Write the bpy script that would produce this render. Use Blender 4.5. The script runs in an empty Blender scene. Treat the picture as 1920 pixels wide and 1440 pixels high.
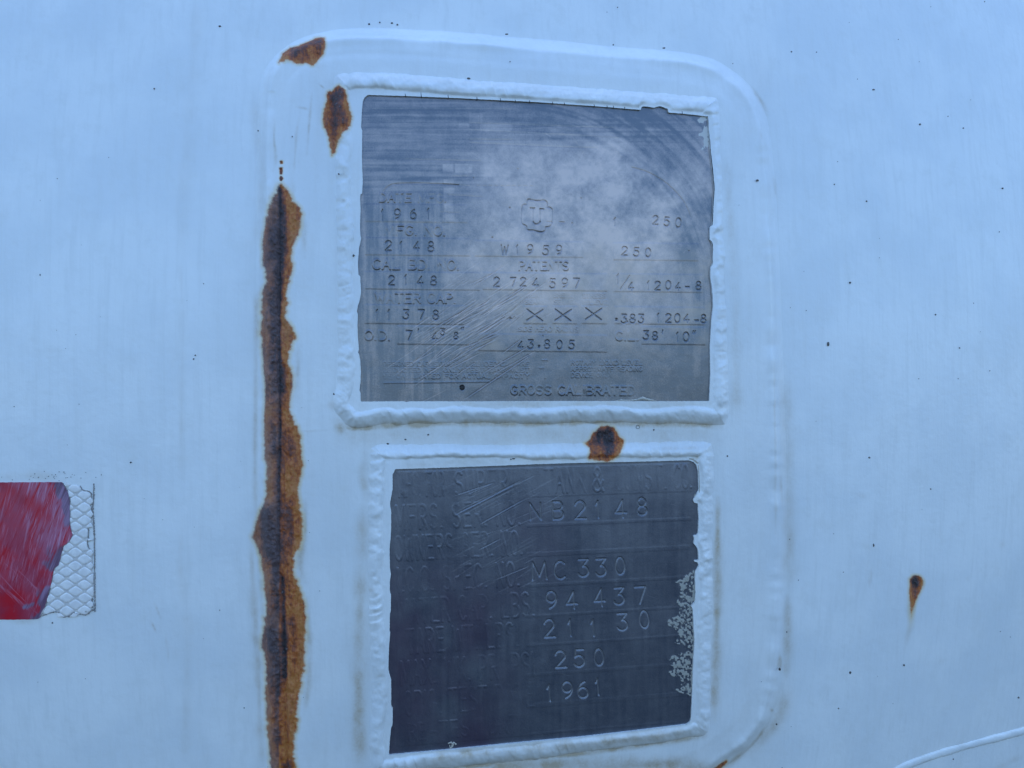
import bpy, math
import numpy as np

# ------------------------------------------------------------------ camera, sky, sun, exposure
scene = bpy.context.scene
col = scene.collection
R_ = math.radians
CAM_D = 0.307            # metres from lens to the tank skin
FRAME_W = 0.384          # metres of skin across the frame
cam_d = bpy.data.cameras.new('camera')
cam = bpy.data.objects.new('camera', cam_d); col.objects.link(cam)
cam.location = (0, -CAM_D, 0); cam.rotation_euler = (R_(90), 0, 0)
cam_d.sensor_fit = 'HORIZONTAL'
cam_d.angle = 2 * math.atan(FRAME_W / 2 / CAM_D)
cam_d.clip_start = 0.01; cam_d.clip_end = 1000
scene.camera = cam

SUN_ELEV, SUN_AZ = R_(66), R_(0)      # the sun stands behind the tank: the picture is in open shade
world = bpy.data.worlds.new('World'); scene.world = world; world.use_nodes = True
wn = world.node_tree
bg = wn.nodes['Background']
sky = wn.nodes.new('ShaderNodeTexSky'); sky.sky_type = 'NISHITA'; sky.sun_disc = False
sky.sun_elevation = SUN_ELEV; sky.sun_rotation = SUN_AZ
sky.air_density = 1.1; sky.dust_density = 1.0; sky.ozone_density = 10.0
wn.links.new(sky.outputs[0], bg.inputs[0]); bg.inputs[1].default_value = 0.15
sun_d = bpy.data.lights.new('sun', 'SUN'); sun_d.energy = 3.0; sun_d.angle = R_(0.5); sun_d.color = (1, .95, .88)
sun = bpy.data.objects.new('sun', sun_d); col.objects.link(sun)
sun.rotation_euler = (R_(90) - SUN_ELEV, 0, math.pi - SUN_AZ); sun.location = (0, 3, 3)
scene.view_settings.view_transform = 'Standard'; scene.view_settings.look = 'None'
scene.view_settings.gamma = 1; scene.view_settings.use_curve_mapping = False
scene.view_settings.exposure = 1.6
scene.render.engine = 'CYCLES'
scene.cycles.use_denoising = True
scene.cycles.max_bounces = 6

# ------------------------------------------------------------------ the curved tank skin
S = 0.0002                               # one picture unit (pixel of the photograph) on the skin, metres
TX = FRAME_W / 2 / CAM_D
AX, BZ, RX, RZ = 0.16, 0.0, 1.12, 0.9    # slope and curvature of the skin

def skin(U, V, h0):
    """point of the skin level h0 seen at picture position U,V, and the outward normal there"""
    dx = (U - 960) / 960 * TX; dz = -(V - 720) / 960 * TX
    D = CAM_D - h0 * S
    q = dx * dx / (2 * RX) + dz * dz / (2 * RZ)
    b = 1 - AX * dx - BZ * dz
    t = 2 * D / (b + np.sqrt(np.maximum(b * b - 4 * q * D, 1e-6)))
    x = t * dx; z = t * dz; y = -CAM_D + t
    n = np.stack([AX + x / RX, -np.ones_like(x), BZ + z / RZ], -1)
    n /= np.linalg.norm(n, axis=-1, keepdims=True)
    return np.stack([x, y, z], -1), n

def ss(a, b, x):
    t = np.clip((x - a) / (b - a), 0, 1); return t * t * (3 - 2 * t)

_tab = np.random.RandomState(7).rand(512, 512)
def vn(x, y, seed=0):
    xi = np.floor(x).astype(np.int64); yi = np.floor(y).astype(np.int64)
    fx = x - xi; fy = y - yi
    fx = fx * fx * (3 - 2 * fx); fy = fy * fy * (3 - 2 * fy)
    xi = xi + seed * 37; yi = yi + seed * 91
    g = lambda a, b: _tab[a & 511, b & 511]
    return (g(xi, yi) * (1 - fx) + g(xi + 1, yi) * fx) * (1 - fy) + (g(xi, yi + 1) * (1 - fx) + g(xi + 1, yi + 1) * fx) * fy
def fbm(x, y, seed=0, octv=3):
    s = 0; a = 1; t = 0
    for k in range(octv):
        s = s + a * vn(x * 2 ** k, y * 2 ** k, seed + k); t += a; a *= .5
    return s / t
def vn1(s, seed=0): return vn(s, np.zeros_like(s) + seed * 3.7 + .5, seed)

def smooth(pts, n=6, closed=True):
    p = np.array(pts, float); m = len(p); out = []
    for i in range(m if closed else m - 1):
        if closed: a, b, c, d = p[i - 1], p[i], p[(i + 1) % m], p[(i + 2) % m]
        else: a, b, c, d = p[max(i - 1, 0)], p[i], p[i + 1], p[min(i + 2, m - 1)]
        for k in range(n):
            t = k / n
            out.append(.5 * (2 * b + (c - a) * t + (2 * a - 5 * b + 4 * c - d) * t * t + (3 * b - a - 3 * c + d) * t ** 3))
    if not closed: out.append(p[-1])
    return np.array(out)

def rag(pts, step, amp, seed, closed=True):
    """resample an outline and roughen it"""
    p = np.array(pts, float); q = np.vstack([p, p[:1]]) if closed else p
    L = np.r_[0, np.cumsum(np.hypot(*np.diff(q, axis=0).T))]
    n = max(int(L[-1] / step), 3)
    s = np.linspace(0, L[-1], n, endpoint=not closed)
    x = np.interp(s, L, q[:, 0]); y = np.interp(s, L, q[:, 1])
    r = np.random.RandomState(seed)
    return np.stack([x + r.uniform(-amp, amp, n), y + r.uniform(-amp, amp, n)], -1)

class Grid:
    def __init__(g, u0, u1, v0, v1, step, h0, u=None, v=None):
        g.u = np.arange(u0, u1 + step * .5, step) if u is None else np.array(u, float)
        g.v = np.arange(v0, v1 + step * .5, step) if v is None else np.array(v, float)
        g.U, g.V = np.meshgrid(g.u, g.v); g.h0 = h0
        g.H = np.zeros_like(g.U) + h0
        g.at = {k: np.zeros_like(g.U) for k in ('dirt', 'rust', 'rdark', 'wear')}
        g.cid = np.zeros(g.U.shape, np.int32); g.ids = [None]
    def near(g, pts, R, closed=False):
        d = np.full(g.U.shape, float(R)); sl = np.zeros(g.U.shape); qx = g.U.copy(); qy = g.V.copy()
        p = np.array(pts, float)
        q = np.vstack([p, p[:1]]) if closed else p
        L = 0.
        for a, b in zip(q[:-1], q[1:]):
            e = b - a; l2 = e @ e; l = math.sqrt(l2)
            i0, i1 = np.searchsorted(g.u, [min(a[0], b[0]) - R, max(a[0], b[0]) + R])
            j0, j1 = np.searchsorted(g.v, [min(a[1], b[1]) - R, max(a[1], b[1]) + R])
            if i1 > i0 and j1 > j0 and l2 > 0:
                w = (slice(j0, j1), slice(i0, i1))
                X = g.U[w]; Y = g.V[w]
                t = np.clip(((X - a[0]) * e[0] + (Y - a[1]) * e[1]) / l2, 0, 1)
                px = a[0] + t * e[0]; py = a[1] + t * e[1]
                dd = np.hypot(X - px, Y - py)
                m = dd < d[w]
                d[w] = np.where(m, dd, d[w]); sl[w] = np.where(m, L + t * l, sl[w])
                qx[w] = np.where(m, px, qx[w]); qy[w] = np.where(m, py, qy[w])
            L += l
        return d, sl, qx, qy
    def inside(g, pts):
        p = np.array(pts, float); ins = np.zeros(g.U.shape, bool)
        for a, b in zip(p, np.roll(p, -1, 0)):
            if a[1] == b[1]: continue
            lo, hi = sorted((a[1], b[1]))
            j0, j1 = np.searchsorted(g.v, [lo, hi])
            if j1 > j0:
                xi = a[0] + (g.v[j0:j1] - a[1]) * (b[0] - a[0]) / (b[1] - a[1])
                ins[j0:j1] ^= g.u[None, :] < xi[:, None]
        return ins
    def sdf(g, pts, R):
        d, s, qx, qy = g.near(pts, R, True)
        return np.where(g.inside(pts), d, -d), s, qx, qy
    def finish(g):
        P, n = skin(g.U, g.V, g.h0)
        g.P = P + n * ((g.H - g.h0) * S)[..., None]
        a = np.gradient(g.P, axis=0); b = np.gradient(g.P, axis=1)
        N = np.cross(a, b); g.N = N / np.maximum(np.linalg.norm(N, axis=-1, keepdims=True), 1e-12)
        nu = len(g.u)
        j, i = np.mgrid[0:len(g.v) - 1, 0:nu - 1]
        k = j * nu + i
        g.F = np.stack([k, k + nu, k + nu + 1, k + 1], -1)
    def face(g, A):   # vertex field -> face field (mean)
        return .25 * (A[:-1, :-1] + A[1:, :-1] + A[:-1, 1:] + A[1:, 1:])

def link(name, me, mat, parent=None):
    if mat: me.materials.append(mat)
    o = bpy.data.objects.new(name, me); col.objects.link(o)
    if parent is not None:
        o.parent = parent; o.matrix_parent_inverse = world_of(parent).inverted()
    return o
def world_of(o):
    m = o.matrix_basis.copy()
    return m if o.parent is None else world_of(o.parent) @ o.matrix_parent_inverse @ m

def build(g, mask, name, mat, parent=None, extra=None):
    """one mesh object from the faces of a grid; extra = (verts, quads) appended with flat normals"""
    F = g.F[mask]
    if len(F) == 0: return None
    vi, inv = np.unique(F, return_inverse=True)
    F = inv.reshape(-1, 4)
    co = g.P.reshape(-1, 3)[vi]; no = g.N.reshape(-1, 3)[vi]
    at = {k: a.reshape(-1)[vi] for k, a in g.at.items()}
    if extra is not None:
        ev, eq, ea = extra
        F = np.vstack([F, eq + len(co)]); co = np.vstack([co, ev]); no = np.vstack([no, np.zeros_like(ev)])
        at = {k: np.r_[a, np.full(len(ev), ea.get(k, 0.))] for k, a in at.items()}
    me = raw_mesh(name, co, F)
    for k, a in at.items():
        x = me.attributes.new(k, 'FLOAT', 'POINT'); x.data.foreach_set('value', a.astype(np.float32))
    me.normals_split_custom_set_from_vertices(no.tolist())
    return link(name, me, mat, parent)

def raw_mesh(name, co, F, smooth_=True):
    me = bpy.data.meshes.new(name); m = len(F)
    me.vertices.add(len(co)); me.loops.add(4 * m); me.polygons.add(m)
    me.vertices.foreach_set('co', np.ascontiguousarray(co, np.float32).ravel())
    me.loops.foreach_set('vertex_index', np.ascontiguousarray(F, np.int32).ravel())
    me.polygons.foreach_set('loop_start', np.arange(0, 4 * m, 4, dtype=np.int32))
    me.update(calc_edges=True)
    if smooth_: me.shade_smooth()
    return me

def skirt(outline, h_top, h_bot, level, step=2.0, flip=False):
    p = rag(outline, step, 0, 1)
    P, n = skin(p[:, 0], p[:, 1], level)
    top = P + n * (h_top - level) * S; bot = P + n * (h_bot - level) * S
    m = len(p); k = np.arange(m); k2 = (k + 1) % m
    q = np.stack([k, k2, k2 + m, k + m], -1)
    if flip: q = q[:, ::-1]
    return np.vstack([top, bot]), q

def pt(u, v, h):
    P, n = skin(np.array([float(u)]), np.array([float(v)]), h); return P[0], n[0]
def empty(name, u, v, h, label, cat, group=None):
    o = bpy.data.objects.new(name, None); col.objects.link(o)
    o.location = pt(u, v, h)[0]; o.empty_display_size = .01
    o['label'] = label; o['category'] = cat
    if group: o['group'] = group
    return o

def ribbon(name, pts, w, h, mat, parent, thick=.8, closed=False, jit=0.):
    """a thin raised strand or sliver laid on the surface at level h"""
    p = np.array(pts, float)
    if closed: p = np.vstack([p, p[:1]])
    t = np.gradient(p, axis=0); t /= np.maximum(np.hypot(t[:, 0], t[:, 1])[:, None], 1e-9)
    nn = np.stack([-t[:, 1], t[:, 0]], -1)
    w = np.broadcast_to(np.asarray(w, float), (len(p),)).copy()
    if jit:
        rr = np.random.RandomState(int(p[0, 0] * 7 + p[0, 1])); q = rag(p, 1.6, 0, 1, False)
        w = np.interp(np.linspace(0, 1, len(q)), np.linspace(0, 1, len(p)), w) * rr.uniform(.25, 1.5, len(q)); p = q + rr.uniform(-jit, jit, q.shape)
        t = np.gradient(q, axis=0); t /= np.maximum(np.hypot(t[:, 0], t[:, 1])[:, None], 1e-9); nn = np.stack([-t[:, 1], t[:, 0]], -1)
    rows = []
    for off, hh in ((-1, -.6), (-.55, thick), (.55, thick), (1, -.6)):
        q = p + nn * (off * w / 2)[:, None]
        P, n = skin(q[:, 0], q[:, 1], h)
        rows.append(P + n * hh * S)
    co = np.concatenate(rows); m = len(p); F = []
    for r in range(3):
        for k in range(m - 1):
            F.append((r * m + k, r * m + k + 1, (r + 1) * m + k + 1, (r + 1) * m + k))
    me = raw_mesh(name, co, np.array(F)[:, ::-1])
    return link(name, me, mat, parent)

# ------------------------------------------------------------------ materials
def nodes(name):
    m = bpy.data.materials.new(name); m.use_nodes = True
    t = m.node_tree; b = t.nodes['Principled BSDF']
    return m, t, b
class NT:
    def __init__(s, t): s.t = t
    def n(s, ty, **kw):
        x = s.t.nodes.new(ty)
        for k, v in kw.items(): setattr(x, k, v)
        return x
    def l(s, a, b): s.t.links.new(a, b)
    def attr(s, k): return s.n('ShaderNodeAttribute', attribute_name=k).outputs['Fac']
    def co(s, sc=(1, 1, 1), rot=(0, 0, 0)):
        c = s.n('ShaderNodeTexCoord'); m = s.n('ShaderNodeMapping')
        m.inputs['Scale'].default_value = sc; m.inputs['Rotation'].default_value = rot
        s.l(c.outputs['Object'], m.inputs['Vector']); return m.outputs[0]
    def co2(s, rot, sc):
        c = s.n('ShaderNodeTexCoord'); a = s.n('ShaderNodeMapping'); m = s.n('ShaderNodeMapping')
        a.inputs['Rotation'].default_value = (0, rot, 0); m.inputs['Scale'].default_value = sc
        s.l(c.outputs['Object'], a.inputs['Vector']); s.l(a.outputs[0], m.inputs['Vector']); return m.outputs[0]
    def noise(s, scale, detail=4, vec=None, rough=.55):
        x = s.n('ShaderNodeTexNoise'); x.inputs['Scale'].default_value = scale
        x.inputs['Detail'].default_value = detail; x.inputs['Roughness'].default_value = rough
        s.l(vec if vec is not None else s.co(), x.inputs['Vector']); return x.outputs['Fac']
    def m(s, op, a, b=0., c=None, clamp=False):
        x = s.n('ShaderNodeMath', operation=op, use_clamp=clamp)
        for i, v in enumerate((a, b) if c is None else (a, b, c)):
            if isinstance(v, (int, float)): x.inputs[i].default_value = v
            else: s.l(v, x.inputs[i])
        return x.outputs[0]
    def rng(s, v, a, b, c=0., d=1.):
        x = s.n('ShaderNodeMapRange'); x.clamp = True
        x.interpolation_type = 'SMOOTHSTEP'
        s.l(v, x.inputs['Value'])
        for i, q in zip(('From Min', 'From Max', 'To Min', 'To Max'), (a, b, c, d)): x.inputs[i].default_value = q
        return x.outputs['Result']
    def mix(s, f, a, b):
        x = s.n('ShaderNodeMix', data_type='RGBA')
        if isinstance(f, (int, float)): x.inputs[0].default_value = f
        else: s.l(f, x.inputs[0])
        for i, v in ((6, a), (7, b)):
            if isinstance(v, tuple): x.inputs[i].default_value = (*v, 1)
            else: s.l(v, x.inputs[i])
        return x.outputs[2]
    def fmix(s, f, a, b):
        x = s.n('ShaderNodeMix', data_type='FLOAT')
        s.l(f, x.inputs[0])
        for i, v in ((2, a), (3, b)):
            if isinstance(v, (int, float)): x.inputs[i].default_value = v
            else: s.l(v, x.inputs[i])
        return x.outputs[0]
    def ramp(s, f, stops):
        x = s.n('ShaderNodeValToRGB'); e = x.color_ramp.elements
        while len(e) < len(stops): e.new(.5)
        for q, (p, c) in zip(e, stops): q.position = p; q.color = (*c, 1)
        s.l(f, x.inputs[0]); return x.outputs[0]
    def bump(s, h, strength, dist, prev=None):
        x = s.n('ShaderNodeBump'); x.inputs['Strength'].default_value = strength; x.inputs['Distance'].default_value = dist
        s.l(h, x.inputs['Height'])
        if prev is not None: s.l(prev, x.inputs['Normal'])
        return x.outputs[0]

def paint_material():
    m, t, b = nodes('white_paint'); k = NT(t)
    dirt, rust, rdark = k.attr('dirt'), k.attr('rust'), k.attr('rdark')
    n_mid = k.noise(900, 6, rough=.68); n_fine = k.noise(3200, 4); n_big = k.noise(28, 4)
    streak = k.noise(1, 4, k.co((420, 420, 26)))
    base = k.mix(k.rng(n_big, .35, .68), (.775, .80, .775), (.70, .735, .725))
    base = k.mix(k.m('MULTIPLY', k.rng(streak, .45, .75), .5), base, (.675, .70, .675))
    base = k.mix(k.m('MULTIPLY', k.rng(k.noise(95, 5, rough=.7), .5, .72), .45), base, (.68, .70, .665))
    df = k.m('MULTIPLY', dirt, k.m('MULTIPLY_ADD', n_mid, 1.1, .25), clamp=True)
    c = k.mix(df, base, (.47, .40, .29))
    # yellow halo where rusty water has soaked the paint
    halo = k.m('MULTIPLY', k.rng(rust, .0, .45), k.m('MULTIPLY_ADD', streak, 1.1, .15), clamp=True)
    c = k.mix(k.m('MULTIPLY', halo, .8), c, (.66, .50, .22))
    edge = k.m('ADD', rust, k.m('MULTIPLY', k.m('SUBTRACT', n_fine, .5), .26))
    edge = k.m('ADD', edge, k.m('MULTIPLY', k.m('SUBTRACT', n_mid, .5), .20))
    cov = k.rng(edge, .33, .60)
    lines = k.noise(1, 3, k.co((1900, 1900, 110)))
    dv = k.m('ADD', rdark, k.m('MULTIPLY', k.m('SUBTRACT', n_mid, .5), 1.25))
    dv = k.m('ADD', dv, k.m('MULTIPLY', k.m('SUBTRACT', lines, .5), .6), clamp=True)
    rc = k.ramp(dv, [(0, (.48, .175, .036)), (.2, (.42, .108, .015)), (.42, (.235, .060, .018)), (.68, (.115, .042, .030)), (1, (.026, .018, .020))])
    rc = k.mix(k.m('MULTIPLY', k.attr('wear'), .85), rc, k.mix(dv, (.33, .165, .105), (.105, .066, .066)))
    rc = k.mix(k.m('MULTIPLY', k.rng(dv, .6, .95), k.rng(n_mid, .58, .74)), rc, (.20, .175, .175))
    rc = k.mix(k.rng(n_fine, .60, .76, 0, .45), rc, (.36, .24, .20))
    c = k.mix(cov, c, rc)
    k.l(c, b.inputs['Base Color'])
    k.l(k.fmix(cov, k.m('MULTIPLY_ADD', n_mid, .22, .30), k.m('MULTIPLY_ADD', n_fine, .35, .42)), b.inputs['Roughness'])
    b.inputs['Specular IOR Level'].default_value = .6
    peel = k.noise(330, 3)
    nb = k.bump(peel, .22, .0006)
    nb = k.bump(k.noise(1, 3, k.co((700, 700, 40))), .12, .0005, nb)
    rb = k.bump(k.m('ADD', n_mid, k.m('MULTIPLY', n_fine, .5)), .55, .0011, nb)
    mx = k.n('ShaderNodeMix', data_type='VECTOR'); k.l(cov, mx.inputs[0]); k.l(nb, mx.inputs[4]); k.l(rb, mx.inputs[5])
    k.l(mx.outputs[1], b.inputs['Normal'])
    return m

def metal_material(name, dark, light, resid, tint, rough, metallic):
    m, t, b = nodes(name); k = NT(t)
    wear, dirt, res = k.attr('wear'), k.attr('dirt'), k.attr('rust')
    n1 = k.noise(2300, 5, rough=.7); n2 = k.noise(260, 5, rough=.62)
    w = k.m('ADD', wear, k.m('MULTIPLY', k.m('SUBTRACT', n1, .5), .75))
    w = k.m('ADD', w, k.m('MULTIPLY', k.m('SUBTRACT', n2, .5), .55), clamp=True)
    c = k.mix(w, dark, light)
    c = k.mix(k.m('MULTIPLY', dirt, .85), c, tint)
    rv = k.rng(k.m('ADD', res, k.m('MULTIPLY', k.m('SUBTRACT', n1, .5), .3)), .44, .54)
    c = k.mix(rv, c, resid)
    k.l(c, b.inputs['Base Color'])
    k.l(k.fmix(rv, metallic, 0.0), b.inputs['Metallic'])
    k.l(k.m('MULTIPLY_ADD', k.m('ADD', n1, w), .12, rough), b.inputs['Roughness'])
    nb = k.bump(k.noise(1500, 4), .18, .00022)
    nb = k.bump(n2, .10, .0008, nb)
    k.l(nb, b.inputs['Normal'])
    return m

def simple(name, c1, c2, scale, rough=.6, bump=.2, dist=.0002, metallic=0.):
    m, t, b = nodes(name); k = NT(t)
    n = k.noise(scale, 4)
    k.l(k.mix(k.rng(n, .35, .65), c1, c2), b.inputs['Base Color'])
    b.inputs['Roughness'].default_value = rough; b.inputs['Metallic'].default_value = metallic
    k.l(k.bump(n, bump, dist), b.inputs['Normal'])
    return m

def film_material():
    m, t, b = nodes('red_film'); k = NT(t)
    wear, blue, res = k.attr('wear'), k.attr('dirt'), k.attr('rdark')
    s1 = k.noise(1, 5, k.co2(R_(-24), (850, 850, 32)), .66)       # wiped scratches, up to the right
    s2 = k.noise(1, 5, k.co2(R_(42), (850, 850, 32)), .66)        # a second set, down to the right
    s3 = k.noise(1, 4, k.co2(R_(-14), (1700, 1700, 60)), .62)
    blot = k.noise(95, 4)
    red = k.mix(k.rng(blot, .4, .6), (.46, .004, .020), (.36, .018, .045))
    f1 = k.m('MULTIPLY', k.rng(s1, .36, .56), wear, clamp=True)
    c = k.mix(f1, red, (.41, .115, .185))
    c = k.mix(k.m('MULTIPLY', k.rng(s3, .52, .66), k.m('MULTIPLY', wear, .8)), c, (.52, .27, .38))
    c = k.mix(k.m('MULTIPLY', k.rng(s1, .60, .68), .8), c, (.36, .006, .020))
    c = k.mix(k.m('MULTIPLY', k.m('MULTIPLY', k.rng(s2, .52, .64), .75), res), c, (.48, .17, .25))
    bl = k.rng(k.m('ADD', blue, k.m('MULTIPLY', k.m('SUBTRACT', s1, .5), .9)), .42, .72, 0, .92)
    c = k.mix(bl, c, k.mix(k.rng(s1, .4, .65), (.12, .075, .125), (.28, .19, .29)))
    k.l(c, b.inputs['Base Color'])
    b.inputs['Roughness'].default_value = .42
    k.l(k.bump(s1, .25, .0002), b.inputs['Normal'])
    return m

M_paint = paint_material()
M_up = metal_material('etched_metal', (.150, .160, .172), (.60, .485, .415), (.52, .51, .46), (.40, .325, .255), .32, .68)
M_low = metal_material('tarnished_metal', (.088, .100, .128), (.23, .235, .25), (.36, .35, .30), (.100, .070, .108), .34, .55)
M_film = film_material()
M_back = simple('film_backing', (.62, .60, .55), (.52, .51, .49), 700, .6)
M_cell = simple('backing_cell', (.80, .79, .75), (.70, .69, .66), 500, .5)
M_grime = simple('grime', (.20, .19, .18), (.34, .32, .30), 2500, .8, .4)
M_speck = simple('black_speck', (.03, .028, .026), (.14, .13, .115), 260, .6)
M_hole = simple('dark_hole', (.012, .012, .012), (.03, .028, .024), 3000, .8)
M_hair = simple('hair', (.10, .09, .085), (.16, .14, .12), 3000, .5)
M_resid = simple('tan_paint_flake', (.50, .47, .40), (.38, .35, .28), 1400, .7, .4)
M_crack = simple('paint_crack', (.05, .05, .055), (.09, .085, .08), 2500, .8)

# ------------------------------------------------------------------ outlines (picture units)
PAD = smooth([(486, 170), (497, 128), (528, 92), (570, 68), (630, 55), (720, 53), (850, 60), (1000, 72), (1150, 85), (1280, 96),
              (1350, 116), (1402, 154), (1434, 205), (1449, 275), (1458, 400), (1466, 600), (1473, 800), (1477, 1000), (1474, 1150),
              (1468, 1260), (1454, 1335), (1420, 1392), (1360, 1440), (1280, 1478), (1000, 1505), (700, 1515), (560, 1508),
              (508, 1482), (492, 1430), (486, 1200), (481, 1000), (480, 700), (480, 400), (482, 250)], 5)
FRAME_U = smooth([(621, 175), (624, 148), (640, 136), (700, 136), (800, 142), (890, 150), (1000, 157), (1100, 164), (1200, 171), (1300, 178), (1338, 181),
                  (1346, 190), (1350, 230), (1354, 330), (1358, 450), (1362, 560), (1366, 680), (1369, 760), (1364, 790), (1350, 799),
                  (1280, 796), (1200, 796), (1100, 793), (1000, 796), (900, 794), (800, 796), (720, 799), (680, 805), (655, 802),
                  (636, 785), (625, 762), (624, 740), (630, 720), (632, 640), (632, 520), (630, 400), (628, 300), (622, 230)], 4)
FRAME_L = smooth([(692, 850), (697, 836), (712, 830), (760, 833), (820, 831), (900, 834), (1000, 832), (1100, 828), (1200, 829), (1280, 825), (1325, 826),
                  (1338, 838), (1338, 900), (1338, 1000), (1337, 1100), (1335, 1200), (1333, 1300), (1331, 1355), (1322, 1378), (1290, 1384),
                  (1200, 1398), (1100, 1412), (1000, 1424), (880, 1437), (780, 1446), (715, 1452), (697, 1445), (693, 1400), (694, 1300),
                  (692, 1200), (690, 1100), (690, 1000), (690, 920)], 4)
HOLE_U = [(680, 190), (684, 182), (690, 178), (760, 180), (860, 184), (938, 188), (1000, 191), (1114, 199), (1201, 206), (1203, 200.5), (1209, 199.5), (1225, 202), (1237, 199.5),
          (1252, 204), (1254, 211), (1290, 214), (1327, 218.5), (1328.5, 240), (1332, 285), (1336, 325), (1338, 350), (1336, 400), (1335, 422), (1331, 425),
          (1330, 449), (1334, 453), (1336, 460), (1336, 495), (1332, 502), (1332, 520), (1335, 540), (1337, 573), (1334, 600), (1331, 650), (1332, 700), (1330, 752),
          (1240, 752.5), (1120, 752), (1000, 752), (900, 752.5), (768, 752.5), (763, 754), (757, 752.5), (676, 753), (676, 737), (673.5, 733), (676, 715), (676.5, 694), (675, 674),
          (673, 663), (671, 661), (673, 655), (671, 632), (670, 610), (671, 589), (669, 585), (671, 573), (675, 560), (677, 549), (676, 530),
          (675.5, 518), (672, 515), (671, 492), (673, 466), (677.5, 446), (675.5, 442), (675, 420), (676, 395), (675, 372), (675.5, 365), (679, 362), (680, 340),
          (678.5, 300), (679, 244), (677, 240), (678, 215)]
HOLE_L = [(738.5, 886), (741, 879.5), (800, 878), (860, 876), (940, 873), (1000, 870.5), (1100, 867.5), (1200, 865.5), (1290, 863), (1300, 866), (1306, 872), (1309, 884), (1310, 919),
          (1304, 930), (1299.5, 937), (1302, 943), (1309, 944), (1309, 957), (1310, 975), (1309, 1001), (1306, 1003), (1300, 1004), (1302, 1012), (1300, 1018), (1305, 1024),
          (1308.5, 1030), (1310, 1050), (1302, 1050.5), (1302, 1053), (1309, 1055), (1310, 1061), (1304, 1072), (1303, 1085), (1304.5, 1110), (1303, 1129), (1296, 1137),
          (1299, 1141), (1301, 1180), (1302.5, 1203), (1300, 1240), (1298, 1300), (1296, 1345), (1294.5, 1353), (1288, 1358), (1192, 1370.5), (1100, 1381),
          (960, 1394), (850, 1405), (729, 1416), (731, 1385), (733.5, 1363), (736, 1360), (736.5, 1328), (733.5, 1325), (733.5, 1275), (731, 1267), (728, 1254), (729.5, 1215),
          (731.5, 1185), (730.5, 1183), (731, 1150), (732.5, 1147), (733, 1115), (731, 1110), (731, 1088), (733, 1078), (731, 1065), (730.5, 1030), (733, 1000), (733.5, 960), (731, 945), (736, 918), (736, 890)]
RUST_MAIN = [(527, 345), (535, 352), (543, 365), (547, 378), (557, 385), (565, 400), (563, 415), (558, 440), (550, 455), (547, 480), (548, 500), (543, 520),
             (537, 550), (537, 575), (536, 605), (545, 615), (552, 630), (549, 645), (542, 660), (539, 680), (543, 690), (548, 710), (546, 735), (542, 755),
             (543, 775), (555, 800), (562, 815), (564, 850), (567, 870), (563, 890), (558, 930), (563, 950), (567, 975), (567, 1005), (560, 1030), (549, 1045),
             (550, 1070), (558, 1090), (565, 1110), (570, 1135), (572, 1180), (570, 1230), (565, 1275), (558, 1305), (555, 1340), (553, 1380), (549, 1420),
             (555, 1450), (560, 1500), (520, 1500), (512, 1440), (508, 1420), (503, 1380), (500, 1340), (500, 1260), (497, 1235), (491, 1200), (493, 1180),
             (500, 1150), (497, 1110), (492, 1060), (490, 1040), (482, 1020), (473, 1005), (481, 988), (488, 960), (497, 940), (502, 920), (500, 870),
             (498, 840), (496, 790), (499, 720), (497, 700), (493, 670), (491, 620), (492, 570), (496, 540), (503, 527), (500, 520), (494, 490),
             (493, 460), (497, 430), (505, 400), (513, 372)]
RUST_TOP = [(523, 120), (530, 101), (545, 90), (558, 89), (580, 78), (600, 70), (608, 72), (611, 84), (606, 99), (593, 112), (587, 123), (575, 117), (556, 118), (542, 115), (534, 117)]
RUST_FRAME = [(614, 172), (625, 169), (638, 165), (647, 172), (650, 188), (656, 203), (659, 224), (655, 240), (643, 250), (634, 262), (628, 284), (621, 292), (618, 268), (614, 248), (606, 231), (606, 212), (611, 190)]
RUST_HOLE = [(1126, 801), (1138, 800), (1152, 804), (1158, 814), (1161, 820), (1170, 824), (1168, 831), (1165, 839), (1162, 844), (1160, 853), (1150, 861), (1138, 864), (1119, 864),
             (1103, 861), (1104, 849), (1105, 841), (1097, 832), (1106, 825), (1112, 812)]
RUST_DRIP = [(1706, 1096), (1706, 1086), (1711, 1080), (1718, 1079), (1726, 1081), (1731, 1090), (1729, 1100), (1722, 1114), (1716, 1128), (1713, 1146), (1710, 1175), (1704, 1200), (1701, 1198), (1704, 1165), (1706, 1128), (1705, 1110)]
RUST_BOT = [(1332, 1446), (1345, 1436), (1362, 1425), (1364, 1429), (1352, 1440), (1340, 1450)]
DROPS = [([(524.5, 301), (529.5, 301), (530, 306), (525, 307)]), ([(523.5, 314), (529.5, 313), (529, 327), (524, 327)]), ([(524, 331), (527, 329), (531, 333), (528, 340), (523.5, 338)])]

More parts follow.
